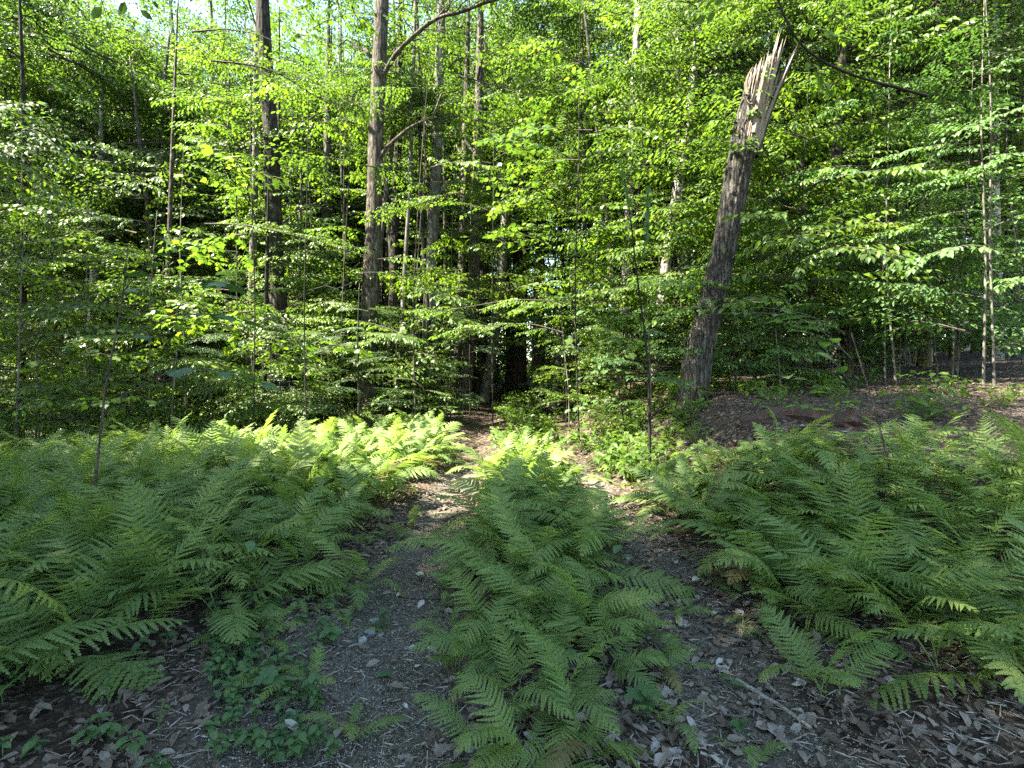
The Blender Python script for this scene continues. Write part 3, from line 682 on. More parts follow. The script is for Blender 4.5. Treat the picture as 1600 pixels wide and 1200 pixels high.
# ------------------------------------------------------------------ understory: slender leafy trees and saplings
def sapling(name, label, x, y, h, nb, kind='mid', z0=0.8, rstem=0.022, mat='bark_smooth', lean=(0, 0), group=None, sc=1.0, prefer=None, cat='sapling'):
    z = hz(x, y); base = np.array([x, y, z])
    t = thing(name, label, cat, tuple(base), 0, group)
    P = [np.array([0, 0, -0.1]), np.array([lean[0] * 0.25 * h, lean[1] * 0.25 * h, 0.33 * h]), np.array([lean[0] * 0.6 * h, lean[1] * 0.6 * h, 0.66 * h]), np.array([lean[0] * h, lean[1] * h, h])]
    for q in P[1:]: q[:2] += 0.009 * h * NR.standard_normal(2)
    me, Q, r = trunk_mesh(P, [rstem, rstem * 0.85, rstem * 0.6, rstem * 0.2], M[mat], 7, 20, 0.3, 0.02)
    obj('stem', me, t)
    if kind == 'mid' and R.random() < 0.3: kind = 'maplemid'
    for k in range(nb):
        f = (k + R.random()) / nb; zz = z0 + (h - z0) * f; i = int(np.argmin(np.abs(Q[:, 2] - zz)))
        th = k * 2.39996 + R.uniform(-0.5, 0.5)
        if prefer is not None and R.random() < 0.5: th = prefer + R.gauss(0, 0.6)
        off = R.uniform(0.0, 0.5) * sc * (1 - 0.5 * f)
        p = base + Q[i] + np.array([math.cos(th), math.sin(th), 0]) * off
        hang(t, base, 'leafy_branch', kind, p, th, R.uniform(-0.35, 0.15), sc * R.uniform(0.75, 1.15) * (1.1 - 0.4 * f), 1.6 * sc)
    return t

GB = 'slender understory trees along the track'
# leafy trees beside the track that fill the upper half of the photograph
for (px, d, h, nb, pf, lb) in [
    (704, 14.5, 9.0, 26, 0.0, 'slender leafy tree at the left edge of the track just before the bend'),
    (905, 11.5, 9.5, 34, 3.1, 'tall slender tree with yellow-green leaves right of the track, upper centre'),
    (830, 15.5, 10.5, 34, None, 'yellow-green leafy tree closing the view above the track end'),
    (770, 13.5, 9.5, 28, None, 'bright leafy tree standing over the bend of the track'),
    (985, 13.0, 9.5, 32, None, 'dense light-green tree between the birches right of the track'),
    (1060, 11.5, 8.0, 26, None, 'leafy tree close behind the broken snag on its left'),
    (650, 12.5, 9.0, 26, 0.0, 'leafy tree right of the straight grey-brown trunk'),
    (530, 12.0, 9.0, 26, None, 'leafy tree between the dark trunk and the straight grey-brown trunk'),
    (480, 9.5, 8.0, 22, 0.3, 'leafy tree with a drooping sunlit bough at upper left'),
    (395, 9.5, 8.5, 26, 0.4, 'leafy tree at the left edge with layered boughs'),
    (1180, 12.5, 9.0, 30, None, 'shaded leafy tree behind the broken snag on its right'),
    (1245, 10.0, 8.0, 28, 3.1, 'shaded leafy tree at the right edge of the wood'),
    (455, 14.5, 11.5, 32, None, 'tall leafy tree hiding the fork of the dark trunk'),
    (540, 15.5, 12.0, 34, None, 'tall leafy tree screening the sky between the two big left trunks'),
    (375, 13.5, 11.0, 30, None, 'tall leafy tree at the left edge behind the layered boughs'),
    (655, 15.0, 11.5, 28, None, 'tall leafy tree under the bare arching limb'),
    (500, 17.0, 12.5, 34, None, 'tall leafy tree deep behind the feathery hemlock'),
    (350, 16.0, 12.0, 30, None, 'tall leafy tree deep in the left edge of the wood'),
    (610, 20.0, 13.0, 34, None, 'tall leafy tree deep between the straight trunk and the pale-middled one'),
    (560, 22.0, 14.0, 34, None, 'tallest leafy tree in the deep left background'),
    (720, 18.5, 11.5, 30, None, 'tall leafy tree behind the clump at the track bend'),
    (890, 19.0, 11.5, 34, None, 'tall leafy tree on the right of the far track'),
    (590, 17.5, 11.5, 30, None, 'tall leafy tree behind the straight grey-brown trunk'),
    (430, 17.0, 11.5, 30, None, 'tall leafy tree behind the dark forked trunk'),
    (1010, 19.0, 11.5, 32, None, 'tall leafy tree behind the crooked white birch'),
    (1110, 18.0, 11.0, 32, None, 'tall leafy tree far behind the broken snag'),
    (1210, 17.0, 11.0, 30, None, 'tall leafy tree in the shaded right background'),
]:
    x = (px - 800) / F * d
    sapling('understory_tree', lb, x, d, h, int(nb * 1.9), 'mid', 1.3 if abs(px - 780) > 120 else 2.2, 0.013 if d < 11 else 0.020, 'twig_black' if d < 11 else R.choice(['twig', 'bark_grey', 'bark_dark', 'bark_dark']), (R.uniform(-0.05, 0.05), 0), GB, 1.15, pf, cat='tree')

# low leafy saplings in the shade behind the ferns and up the right bank
GS = 'low leafy saplings behind the ferns'
for (px0, px1, d0, d1, n, lb, h0, h1, kind) in [
    (350, 560, 10.5, 15, 12, 'low shaded sapling in the hollow behind the left fern bed', 1.8, 3.4, 'mid'),
    (590, 700, 12.5, 17, 7, 'low sapling left of the track bend, behind the sunlit ferns', 1.6, 3.2, 'mid'),
    (880, 1060, 12, 17, 13, 'light green sapling in the thicket right of the track', 1.8, 4.0, 'mid'),
    (1000, 1250, 8.5, 13, 16, 'shaded sapling on the right bank around the snag', 1.2, 3.6, 'shade'),
    (640, 900, 24, 34, 12, 'dark sapling in the gloom at the end of the track', 2.0, 4.0, 'lite'),
]:
    for k in range(n):
        px = R.uniform(px0, px1); d = R.uniform(d0, d1); x = (px - 800) / F * d
        if abs(px - 1085) < 40 and d < 10: continue
        if kind == 'lite' and abs(x - 0.3) < 1.2: continue
        sapling('sapling', lb, x, d, R.uniform(h0, h1), R.randint(9, 14), kind, 0.45, 0.014, R.choice(['bark_smooth', 'twig']), (R.uniform(-0.1, 0.1), R.uniform(-0.05, 0.05)), GS, R.uniform(0.55, 0.85))

# feathery hemlocks
for (px, d, h, nb, sc, lb) in [(560, 10.8, 3.2, 34, 0.85, 'young feathery hemlock lit by the sun in front of the straight trunk'),
                               (400, 13.0, 4.8, 40, 1.35, 'dark hemlock with bare shadowed boughs at left'),
                               (735, 17.0, 3.8, 36, 1.2, 'dark hemlock on the left side of the track end'),
                               (835, 24.0, 5.5, 40, 1.8, 'dark hemlock on the right side of the far track'),
                               (880, 17.5, 3.2, 30, 1.0, 'small pale hemlock right of the far track')]:
    sapling('hemlock', lb, (px - 800) / F * d, d, h, nb, 'hem', 0.5, 0.03, 'bark_dark', (0, 0), None, sc, cat='hemlock')

# ------------------------------------------------------------------ the rest of the wood, on both sides and behind
def far_crown(seed, hh=7.0, rr=2.8, n=46):
    g = np.random.default_rng(seed); mb = MB()
    for k in range(n):
        f = g.random(); th = k * 2.4 + g.uniform(-0.4, 0.4); r = rr * (0.25 + 0.75 * g.random()) * (1 - 0.6 * f) * (0.75 + 0.5 * math.sin(th * 2 + seed))
        mb.merge(SPR['lite'][k % 5], rot3(th, g.uniform(-0.3, 0.4), g.uniform(-0.4, 0.4)) * g.uniform(0.9, 1.3), (r * math.cos(th), r * math.sin(th), f * hh))
    return mb.mesh('crown', [M['twig'], M['leaf_far']])
FC = [far_crown(500 + i) for i in range(5)] 
FL = [far_crown(520 + i, 4.5, 1.9, 26) for i in range(4)]       # low leafy crowns
FT = []
for i in range(5):
    Pt = [np.array([0, 0, -0.4]), np.array([0.1 * NR.standard_normal(), 0.1 * NR.standard_normal(), 5]), np.array([0.25 * NR.standard_normal(), 0.25 * NR.standard_normal(), 10]), np.array([0.3 * NR.standard_normal(), 0.3, 15])]
    FT.append(trunk_mesh(Pt, [0.15, 0.125, 0.09, 0.03], M[['bark_grey', 'bark_dark', 'bark_smooth', 'bark_brown', 'birch'][i]], 9, 24)[0])
taken = []
def spaced(x, y, s):
    for a, b in taken:
        if (a - x) ** 2 + (b - y) ** 2 < s * s: return False
    taken.append((x, y)); return True
FTN = ['grey furrowed', 'dark barked', 'smooth grey', 'brown barked', 'white barked']
def forest_tree(x, y, label, group, crown_z, low, nb=26, nlow=12):
    base = np.array([x, y, hz(x, y)])
    near = math.hypot(x, y) < 31
    s = R.uniform(0.8, 1.15); ti = R.choice([0, 0, 1, 1, 2, 2, 3, 3, 4] if not near or abs(x / max(y, 1)) > 0.56 else [0, 1, 1, 3])
    label = FTN[ti] + ' ' + label; thick = R.uniform(0.5, 0.9) if near and abs(x / max(y, 1)) < 0.56 else R.uniform(0.55, 1.3); label = ('slim ' if thick < 0.85 else 'stout ') + label
    t = thing('forest_tree', label, 'tree', tuple(base), 0, group)
    o = obj('trunk', FT[ti], t, sc=(s * thick,) * 2 + (s,))
    if near:
        o.rotation_euler = (R.gauss(0, 0.03), R.gauss(0, 0.03), R.uniform(0, 6.28))
        for k in range(nb):
            f = R.random(); z = crown_z + (15.5 - crown_z) * f; th = k * 2.4 + R.uniform(-.5, .5); rr = R.uniform(0.05, 2.6) * (1 - 0.5 * f)
            hang(t, base, 'leafy_branch', 'crown', base + np.array([math.cos(th) * rr, math.sin(th) * rr, z]), th + R.uniform(-.5, .5), R.uniform(-.2, .35), R.uniform(.85, 1.25), 2.2)
        if low:
            for k in range(nlow):
                z = R.uniform(0.8, crown_z + 1); th = k * 2.4 + R.uniform(-.5, .5); rr = R.uniform(0.1, 1.1)
                hang(t, base, 'leafy_branch', 'mid' if R.random() < .7 else 'crown', base + np.array([math.cos(th) * rr, math.sin(th) * rr, z]), th, R.uniform(-.25, .2), R.uniform(.8, 1.2), 1.6)
        return
    o.rotation_euler = (R.gauss(0, 0.035), R.gauss(0, 0.035), 0)
    s2 = R.uniform(1.4, 1.95); o.scale = (s * thick, s * thick, s2)
    obj('crown', R.choice(FC), t, (0, 0, crown_z), (0, 0, R.uniform(0, 6.28)), R.uniform(0.9, 1.2))
    obj('crown', R.choice(FC), t, (R.uniform(-.6, .6), R.uniform(-.6, .6), crown_z + R.uniform(5, 8)), (0, 0, R.uniform(0, 6.28)), R.uniform(1.0, 1.3))
    obj('crown', R.choice(FC), t, (R.uniform(-.6, .6), 0, 15 * s2 - R.uniform(8.5, 10.5)), (0, 0, R.uniform(0, 6.28)), R.uniform(1.05, 1.35))
    if low: obj('crown', R.choice(FL), t, (R.uniform(-0.5, 0.5), R.uniform(-0.5, 0.5), R.uniform(1.0, 3.2)), (0, 0, R.uniform(0, 6.28)), R.uniform(0.8, 1.25))
def crown_ok(x, y, cz, hh=7.5, rr=2.6):
    z = hz(x, y)
    for f in (0.1, 0.5, 0.9):
        c = np.array([x, y, z + cz + hh * f])
        if not sun_free(c, rr * (1 - 0.4 * f)): return False
    return True
n = 0; tries = 0
while n < 275 and tries < 14000:
    tries += 1
    y = R.uniform(13, 52) if R.random() < .6 else R.uniform(15, 28); px = R.uniform(-150, 1750) if R.random() < .7 else R.uniform(250, 760); x = (px - 800) / F * y
    inside = 330 < px < 1270
    if inside and y < 16: continue
    if abs(x - 0.4) < 1.7 and y < 30: continue
    if not spaced(x, y, 1.7): continue
    cz = R.uniform(4.0, 7.5)
    side = 'left' if px < 700 else ('right' if px > 900 else 'end')
    lab = {'left': 'forest tree in the dim wood left of the track', 'right': 'forest tree in the leafy wood right of the track', 'end': 'forest tree beyond the shaded end of the track'}[side]
    forest_tree(x, y, lab, 'forest trees ' + {'left': 'left of the track', 'right': 'right of the track', 'end': 'beyond the track'}[side], cz, R.random() < 0.8)
    n += 1
# beside and behind the camera, shading the foreground
n = 0; tries = 0
while n < 40 and tries < 4000:
    tries += 1
    x = R.uniform(-22, 14); y = R.uniform(-12, 12)
    if abs(x) < 3.0 or (x > 0 and y < 3): continue
    if x > -3 - 0.3 * abs(y) and y < 0: continue
    if y > 0.5 and abs(x) < 0.98 * y + 3.2: continue
    if not spaced(x, y, 2.3): continue
    cz = R.uniform(4.0, 7.0)
    forest_tree(x, y, 'forest tree beside the near part of the track', 'forest trees beside the near track', cz, False); n += 1
# three unseen trees added at the left to shade the foreground and the right slope
def shade_tree(x, y, spots, label):
    t = big_tree('forest_tree', label, [np.array([x, y, 0]), np.array([x + .2, y, 6]), np.array([x + .3, y + .1, 13])], [0.15, 0.12, 0.08], M['bark_grey'], nb=8, nlimb=2, crown0=9, top=15)
    b = np.array(t.location)
    for (gx, gy, zz) in spots:
        g0 = np.array([gx, gy, hz(gx, gy) + 0.4]); p = g0 + SUN * ((zz - g0[2]) / SUN[2])  # limb tip set on the sun's line to cast shade on the spot
        obj('limb', limb_mesh(M['bark_grey'], np.array([.25, 0, zz - 2.0 - b[2]]), p - b, 0.045, 0.012, 0.1), t)
        for k in range(7):
            q = p + np.array([R.gauss(0, .45), R.gauss(0, .45), R.gauss(0, .5)]); th = R.uniform(0, 6.28)
            obj('leafy_branch', R.choice(SM['crown']), t, tuple(q - b - 0.8 * np.array([math.cos(th), math.sin(th), 0])), (R.uniform(-.2, .2), R.uniform(-.1, .3), th), R.uniform(.9, 1.15))
shade_tree(-7.8, 0.6, [(-1.2, 2.3, 8.5), (-1.9, 2.9, 8.0), (-0.6, 2.1, 9.0), (0.2, 2.4, 10)], 'unseen tree added at the near left to shade the lower left corner')
shade_tree(-6.2, 3.6, [(3.0, 7.6, 11.5), (3.9, 7.9, 12.5), (3.4, 8.8, 11.5)], 'unseen tree added at the left, its high limbs shading the slope by the snag')
shade_tree(-5.8, 2.2, [(4.8, 7.6, 13), (2.2, 4.4, 10.5), (5.4, 8.6, 13.5)], 'unseen tree added at the left, its high limbs shading the right fern bank')
# sides of the frame, nearer
for k in range(34):
    sd = R.choice((-1, 1)); d = R.uniform(8.5, 16); px = 800 + sd * R.uniform(480, 860); x = (px - 800) / F * d; hh = R.uniform(2.5, 7.5)
    sapling('sapling', '%s leafy sapling at the %s side of the wood, %s' % ('tall' if hh > 5 else 'low', 'left' if sd < 0 else 'right', 'just behind the ferns' if d < 11 else 'deeper among the trunks'), x, d, hh, R.randint(12, 20), 'mid' if sd < 0 else 'shade', 0.6, 0.02, 'bark_smooth', (R.uniform(-0.05, 0.05), 0), 'saplings at the sides', 1.0)

# far-off wood read as one mass
def distant():
    mb = MB(); k = 90000
    th = NR.uniform(-0.95, 0.95, k); r = NR.uniform(46, 70, k); x = np.sin(th) * r; y = np.cos(th) * r
    z = H(x, y) + NR.random(k) ** 2.0 * 27
    P = np.stack([x, y, z], -1); T = NR.standard_normal((k, 3)); T[:, 2] -= 0.3; N = np.array([0, 0, 1]) + 0.7 * NR.standard_normal((k, 3))
    add_leaves(mb, 'b2', P, T, N, NR.uniform(0.35, 0.7, k), 0)
    o = obj('distant_woodland', mb.mesh('distant_woodland', M['leaf_far']), kind='stuff')
    tag(o, 'far-off leaves of the wood reading as one green mass behind the trunks', 'woodland')
distant()

# ------------------------------------------------------------------ near boughs at the edges of the view
def big_leaf_mesh(tpl, mat, L):
    mb = MB(); V, t = TPL[tpl]; mb.add(V * L, t, None, 0, 0.5); return mb.mesh('leaf', M[mat])
LM = {'beech': [big_leaf_mesh('ov', 'leaf_shade', 1.0)], 'maple': [big_leaf_mesh('mp', 'maple', 1.0)], 'sun': [big_leaf_mesh('b8', 'leaf', 1.0)]}
def leafy_thing(name, label, cat, base, twigs, leafk, size, spacing, mat, r0=0.006, flat=0.25, stem=None, droop=0.25):
    """a plant whose big leaves are parts; twigs = world polylines"""
    base = np.asarray(base, float); t = thing(name, label, cat, tuple(base))
    if stem is not None:
        mb = MB(); Q, u = smooth_poly(np.asarray(stem[0]) - base, 24); tube(mb, Q, np.linspace(stem[1], stem[1] * 0.3, 24), 7, 0, wob=0.03); obj('stem', mb.mesh('stem', M[mat], True), t)
    for tw in twigs:
        tw = np.asarray(tw, float) - base; Q, u = smooth_poly(tw, 12)
        mb = MB(); tube(mb, Q, np.linspace(r0, r0 * 0.4, 12), 5, 0); obj('twig', mb.mesh('twig', M[mat], True), t)
        s = u[-1] * 0.12; side = 1
        while s < u[-1] + 0.001:
            q = np.array([np.interp(s, u, Q[:, c]) for c in range(3)]); q1 = np.array([np.interp(min(s + 0.05, u[-1]), u, Q[:, c]) for c in range(3)]); q0 = np.array([np.interp(max(0, s - 0.05), u, Q[:, c]) for c in range(3)])
            dd = nrm(q1 - q0); a = side * R.uniform(0.6, 1.1) if s < u[-1] - spacing * 0.6 else 0.1
            D = np.array([dd[0] * math.cos(a) - dd[1] * math.sin(a), dd[0] * math.sin(a) + dd[1] * math.cos(a), dd[2] * 0.5 - droop * R.uniform(0.3, 1.3)])
            N = np.array([0, 0, 1.0]) + flat * NR.standard_normal(3)
            D = nrm(D); B = nrm(np.cross(N, D)); N = np.cross(D, B)
            m = Matrix((D, B, N)).transposed().to_euler()
            obj('leaf', R.choice(LM[leafk]), t, tuple(q + D * 0.02), m, size * R.uniform(0.75, 1.2))
            s += spacing * R.uniform(0.7, 1.3); side = -side
    return t
def bough(px_list, d, dy=0): return [at(x, y, d + dy * i) for i, (x, y) in enumerate(px_list)]

# thin black-stemmed sapling with broad leaves, right of the track
b = ground_at(980, 692); b2 = at(1016, 640, 7.4); b2[2] = hz(b2[0], b2[1])
leafy_thing('maple_sapling', 'sapling with a thin bent black stem and broad leaves right of the track', 'sapling', (b2[0], b2[1], b2[2]),
  [bough([(1010, 560), (1050, 545), (1095, 550)], 7.3, -0.15), bough([(1003, 500), (960, 480), (915, 485)], 7.3, -0.1), bough([(990, 400), (950, 385), (905, 395)], 7.3), bough([(988, 360), (1040, 345), (1090, 350)], 7.3, -0.1),
   bough([(985, 335), (978, 290), (968, 250)], 7.3), bough([(1012, 600), (970, 575), (930, 580)], 7.3, -0.2), bough([(1000, 470), (1050, 450), (1110, 470)], 7.2, -0.1), bough([(992, 430), (1010, 380), (1012, 300)], 7.3)],
  'beech', 0.125, 0.10, 'twig_black', 0.006, stem=([b2 - np.array([0, 0, .1]), at(1014, 580, 7.4), at(1005, 500, 7.4), at(995, 430, 7.4), at(985, 340, 7.4), at(976, 280, 7.4)], 0.022))
leafy_thing('maple_sapling', 'smaller black-stemmed sapling leaning left of the bent one at the bank foot', 'sapling', tuple(b),
  [bough([(968, 600), (930, 585), (890, 592)], b[1]), bough([(965, 585), (1005, 575), (1040, 590)], b[1], -0.1), bough([(966, 580), (955, 545), (935, 520)], b[1]), bough([(972, 640), (1010, 625), (1045, 640)], b[1], -0.15), bough([(970, 620), (925, 625), (890, 640)], b[1], -0.1)],
  'beech', 0.12, 0.10, 'twig_black', 0.005, stem=([b - np.array([0, 0, .1]), at(972, 640, b[1]), at(966, 600, b[1]), at(962, 570, b[1])], 0.016))
# broad leaves reaching in from the right at snag height
leafy_thing('hobblebush', 'broad pale leaves reaching in from the right edge in front of the snag', 'shrub', (3.3, 4.6, hz(3.3, 4.6)),
  [bough([(1330, 560), (1270, 500), (1200, 487), (1090, 492)], 4.6), bough([(1320, 520), (1260, 490), (1190, 480)], 4.3), bough([(1330, 600), (1270, 520), (1215, 500)], 4.8), bough([(1340, 640), (1260, 590), (1200, 585)], 5.2), bough([(1340, 660), (1270, 630), (1220, 640)], 5.0)],
  'beech', 0.16, 0.15, 'twig', 0.006, stem=([np.array([3.3, 4.6, hz(3.3, 4.6) - .1]), at(1370, 650, 4.7), at(1330, 520, 4.7)], 0.014), flat=0.12, droop=0.08)
# maple leaves at the left edge
leafy_thing('maple_sapling', 'maple sapling holding lobed leaves into the left edge of the photo', 'sapling', (-3.6, 4.6, hz(-3.6, 4.6)),
  [bough([(200, 500), (280, 440), (350, 440), (390, 455)], 4.6), bough([(180, 540), (270, 490), (350, 490), (400, 505)], 4.4), bough([(190, 620), (280, 570), (350, 580), (415, 600)], 4.5), bough([(180, 470), (240, 400), (300, 390)], 4.6)],
  'maple', 0.17, 0.15, 'twig', 0.006, stem=([np.array([-3.6, 4.6, hz(-3.6, 4.6) - .1]), at(165, 600, 4.6), at(190, 480, 4.6), at(200, 380, 4.6)], 0.014), flat=0.2, droop=0.2)
# dark maple bough hanging in at the top right, and the dark limb above it
def hanging_limb(name, label, pts, r0, r1, twigs, leafk, size, spacing):
    base = pts[0]; t = leafy_thing(name, label, 'branch', base, twigs, leafk, size, spacing, 'twig', 0.005, flat=0.35, droop=0.35)
    mb = MB(); Q, u = smooth_poly(np.asarray(pts) - base, 20); tube(mb, Q, np.linspace(r0, r1, 20), 8, 0, wob=0.05); obj('limb', mb.mesh('limb', M['twig_black'], True), t)
hanging_limb('overhanging_branch', 'dark limb slanting across the top right corner with hanging leaves', bough([(1450, 150), (1330, 118), (1262, 84), (1235, 50), (1217, 5), (1190, -80)], 6.0), 0.016, 0.010,
  [bough([(1225, 20), (1180, 28), (1120, 45)], 6.0), bough([(1232, 40), (1195, 55), (1150, 62)], 5.9), bough([(1217, 5), (1160, 5), (1090, 25)], 6.1), bough([(1210, -10), (1150, -12), (1085, 5)], 6.0), bough([(1240, 60), (1262, 40), (1290, 50)], 6), bough([(1255, 85), (1275, 110), (1300, 150)], 6)], 'sun', 0.12, 0.06)
# sunlit boughs
def lit_bough(label, pts, kinds=('near',), n=6, sc=1.0, spread=0.25):
    base = np.asarray(pts[0]); t = thing('leafy_bough', label, 'branch', tuple(base))
    Q, u = smooth_poly(np.asarray(pts) - base, 14); mb = MB(); tube(mb, Q, np.linspace(0.014, 0.004, 14), 5, 0); obj('limb', mb.mesh('limb', M['twig'], True), t)
    for k in range(n):
        i = 2 + int(11 * k / max(1, n - 1)); d = nrm(Q[min(13, i + 1)] - Q[i - 1]); th = math.atan2(d[1], d[0]) + (spread if k % 2 else -spread) * R.uniform(0.6, 2.2)
        obj('leafy_branch', R.choice(SM[kinds[0]]), t, tuple(Q[i]), (R.uniform(-0.15, 0.15), R.uniform(-0.05, 0.25), th if k < n - 1 else math.atan2(d[1], d[0])), sc * R.uniform(0.6, 0.95))
lit_bough('sunlit bough of pale drooping leaves reaching over the track left of centre', bough([(860, 470), (800, 468), (740, 478), (690, 486)], 8.5), n=8, sc=0.62)
lit_bough('second sunlit bough just below the pale one left of centre', bough([(880, 520), (830, 505), (780, 508), (730, 512)], 8.9), n=6, sc=0.55)
lit_bough('long bright bough drooping to the right at upper left', bough([(330, 95), (390, 100), (440, 115), (490, 150), (520, 165)], 7.5), n=9, sc=0.75)
lit_bough('lower bright bough at the left edge, arching down to the right', bough([(320, 350), (380, 350), (450, 365), (520, 385), (590, 405)], 6.8), n=9, sc=0.55)
lit_bough('bright bough at upper left edge above the arching one', bough([(300, 50), (350, 45), (400, 52), (440, 70)], 7.5), n=7, sc=0.7)
lit_bough('yellow-green bough hanging by the straight grey-brown trunk', bough([(720, 300), (680, 310), (640, 325), (600, 340)], 10), n=8, sc=0.7)
lit_bough('small pale spray of leaves above the sunlit ferns', bough([(600, 600), (625, 590), (650, 595), (665, 610)], 10), n=4, sc=0.5)

# ------------------------------------------------------------------ ferns
def frond_tpl(npair, k, seed, e0=65, e1=-25, side=0.0):
    """frond of length 1 from the origin arching along +X; k lobes per side of each pinna"""
    g = np.random.default_rng(seed); mb = MB()
    s = np.linspace(0, 1, 17); el = np.radians(e0 + (e1 - e0) * s ** 1.25)
    dx = np.cos(el); dz = np.sin(el); hd = side * s ** 2
    X = np.concatenate([[0], np.cumsum((dx * np.cos(hd))[:-1])]) / 16; Yv = np.concatenate([[0], np.cumsum((dx * np.sin(hd))[:-1])]) / 16; Zv = np.concatenate([[0], np.cumsum(dz[:-1])]) / 16
    C = np.stack([X, Yv, Zv], -1)
    tube(mb, C, np.linspace(0.0055, 0.0012, 17), 3, 0, 0.35, cap=False)
    def c(t): return np.array([np.interp(t, s, C[:, q]) for q in range(3)])
    V, T, tt = [], [], []
    for i in range(npair):
        f = (i + 0.5) / npair; t = 0.20 + 0.795 * f
        w = 0.175 * (math.sin(math.pi * min(1, (f * 0.82 + 0.18)) ** 0.95) ** 0.8) * (1.0 if f > 0.08 else 0.85)
        if f > 0.9: w *= 0.85
        p = c(t); d = nrm(c(min(1, t + 0.02)) - c(t - 0.02)); B = nrm(np.cross([0, 0, 1.0], d)); N = np.cross(d, B)
        for sd in (1, -1):
            L = w * (0.9 + 0.2 * g.random()); a = math.radians(76 - 30 * f + 5 * g.standard_normal()); dr = 0.10 + 0.25 * g.random()
            ax = d * math.cos(a) + sd * B * math.sin(a); sdv = nrm(d * math.sin(a) - sd * B * math.cos(a)); tw = 0.18 * g.standard_normal()
            sdv = sdv * math.cos(tw) + N * math.sin(tw)
            lw = (0.80 / npair) * 0.41
            b0 = len(V); u = np.linspace(0, 1, k + 1)
            mids = [p + ax * L * x + d * 0.12 * L * x * x - N * dr * L * x * x for x in u]
            V += mids; tn = g.random() * 0.5 + 0.5 * f
            for e in (1, -1):
                if k <= 3:
                    b1 = len(V); wp = [0.85, 1.0, 0.72, 0.0] if k == 3 else [0.9, 0.0]
                    V += [mids[q] + e * sdv * lw * 0.92 * wp[q] for q in range(k + 1)]
                    for q in range(k):
                        T += [[b0 + q, b0 + q + 1, b1 + q], [b0 + q + 1, b1 + q + 1, b1 + q]] if e * sd < 0 else [[b0 + q + 1, b0 + q, b1 + q], [b1 + q + 1, b0 + q + 1, b1 + q]]
                    continue
                b1 = len(V)
                for q in range(k):
                    ww = lw * (1 - 0.72 * ((q + .5) / k) ** 1.6) * (0.92 + 0.16 * g.random())
                    V += [mids[q] * 0.9 + mids[q + 1] * 0.1 + e * sdv * ww * 0.86, mids[q] * 0.25 + mids[q + 1] * 0.75 + e * sdv * ww * 1.02 + ax * L / k * 0.12]
                    j0 = b1 + 2 * q
                    T += [[b0 + q, b0 + q + 1, j0 + 1], [b0 + q, j0 + 1, j0]] if e * sd < 0 else [[b0 + q + 1, b0 + q, j0 + 1], [j0 + 1, b0 + q, j0]]
                continue
                lt = []
                for q in range(k):
                    x = (u[q] + u[q + 1]) / 2; ww = lw * (1 - 0.75 * x ** 1.5) * (0.9 + 0.2 * g.random())
                    lt.append(mids[q] * 0.35 + mids[q + 1] * 0.65 + e * sdv * ww + ax * L / k * 0.30)
                b1 = len(V); V += lt
                for q in range(k): T.append([b0 + q, b0 + q + 1, b1 + q] if e * sd < 0 else [b0 + q + 1, b0 + q, b1 + q])
            tt += [tn] * (len(V) - b0)
    mb.add(V, T, None, 0, np.array(tt))
    return mb
FR_N = [frond_tpl(20, 7, 10 + i, e0, e1, sd) for i, (e0, e1, sd) in enumerate([(66, -40, .25), (56, -45, -.3), (76, -25, .1), (44, -30, .4), (70, -60, -.2), (80, -5, -.1), (34, -25, .2)])]
FR_M = [frond_tpl(19, 3, 30 + i, e0, e1, sd) for i, (e0, e1, sd) in enumerate([(68, -40, .25), (56, -45, -.3), (80, 0, .1), (46, -30, .4), (72, -60, -.2), (84, 15, 0)])]
FR_F = [frond_tpl(18, 1, 50 + i, e0, e1, sd) for i, (e0, e1, sd) in enumerate([(68, -20, .2), (55, -30, -.25), (78, 10, 0), (45, -15, .3)])]
FM_N = [f.mesh('frond', M['fern']) for f in FR_N]; FM_M = [f.mesh('frond', M['fern']) for f in FR_M]
FM_OLD = [f.mesh('frond', M['fern_old']) for f in FR_M[1:4]]
def fern(label, x, y, size, nf, group=None, az0=None, spread=3.14, meshes=None):
    z = hz(x, y); t = thing('fern', label, 'fern', (x, y, z - 0.01), 0, group)
    ms = meshes or (FM_N if y < 5.2 else FM_M)
    for k in range(nf):
        th = R.uniform(0, 6.28) if az0 is None else az0 + R.uniform(-spread, spread)
        if az0 is None: th = k * 6.283 / nf + R.uniform(-0.45, 0.45)
        obj('frond', R.choice(ms if R.random() > 0.02 else FM_OLD), t, (R.uniform(-.04, .04), R.uniform(-.04, .04), 0), (R.gauss(0, 0.22), R.gauss(0, 0.20), th), size * R.uniform(0.72, 1.15))
    return t
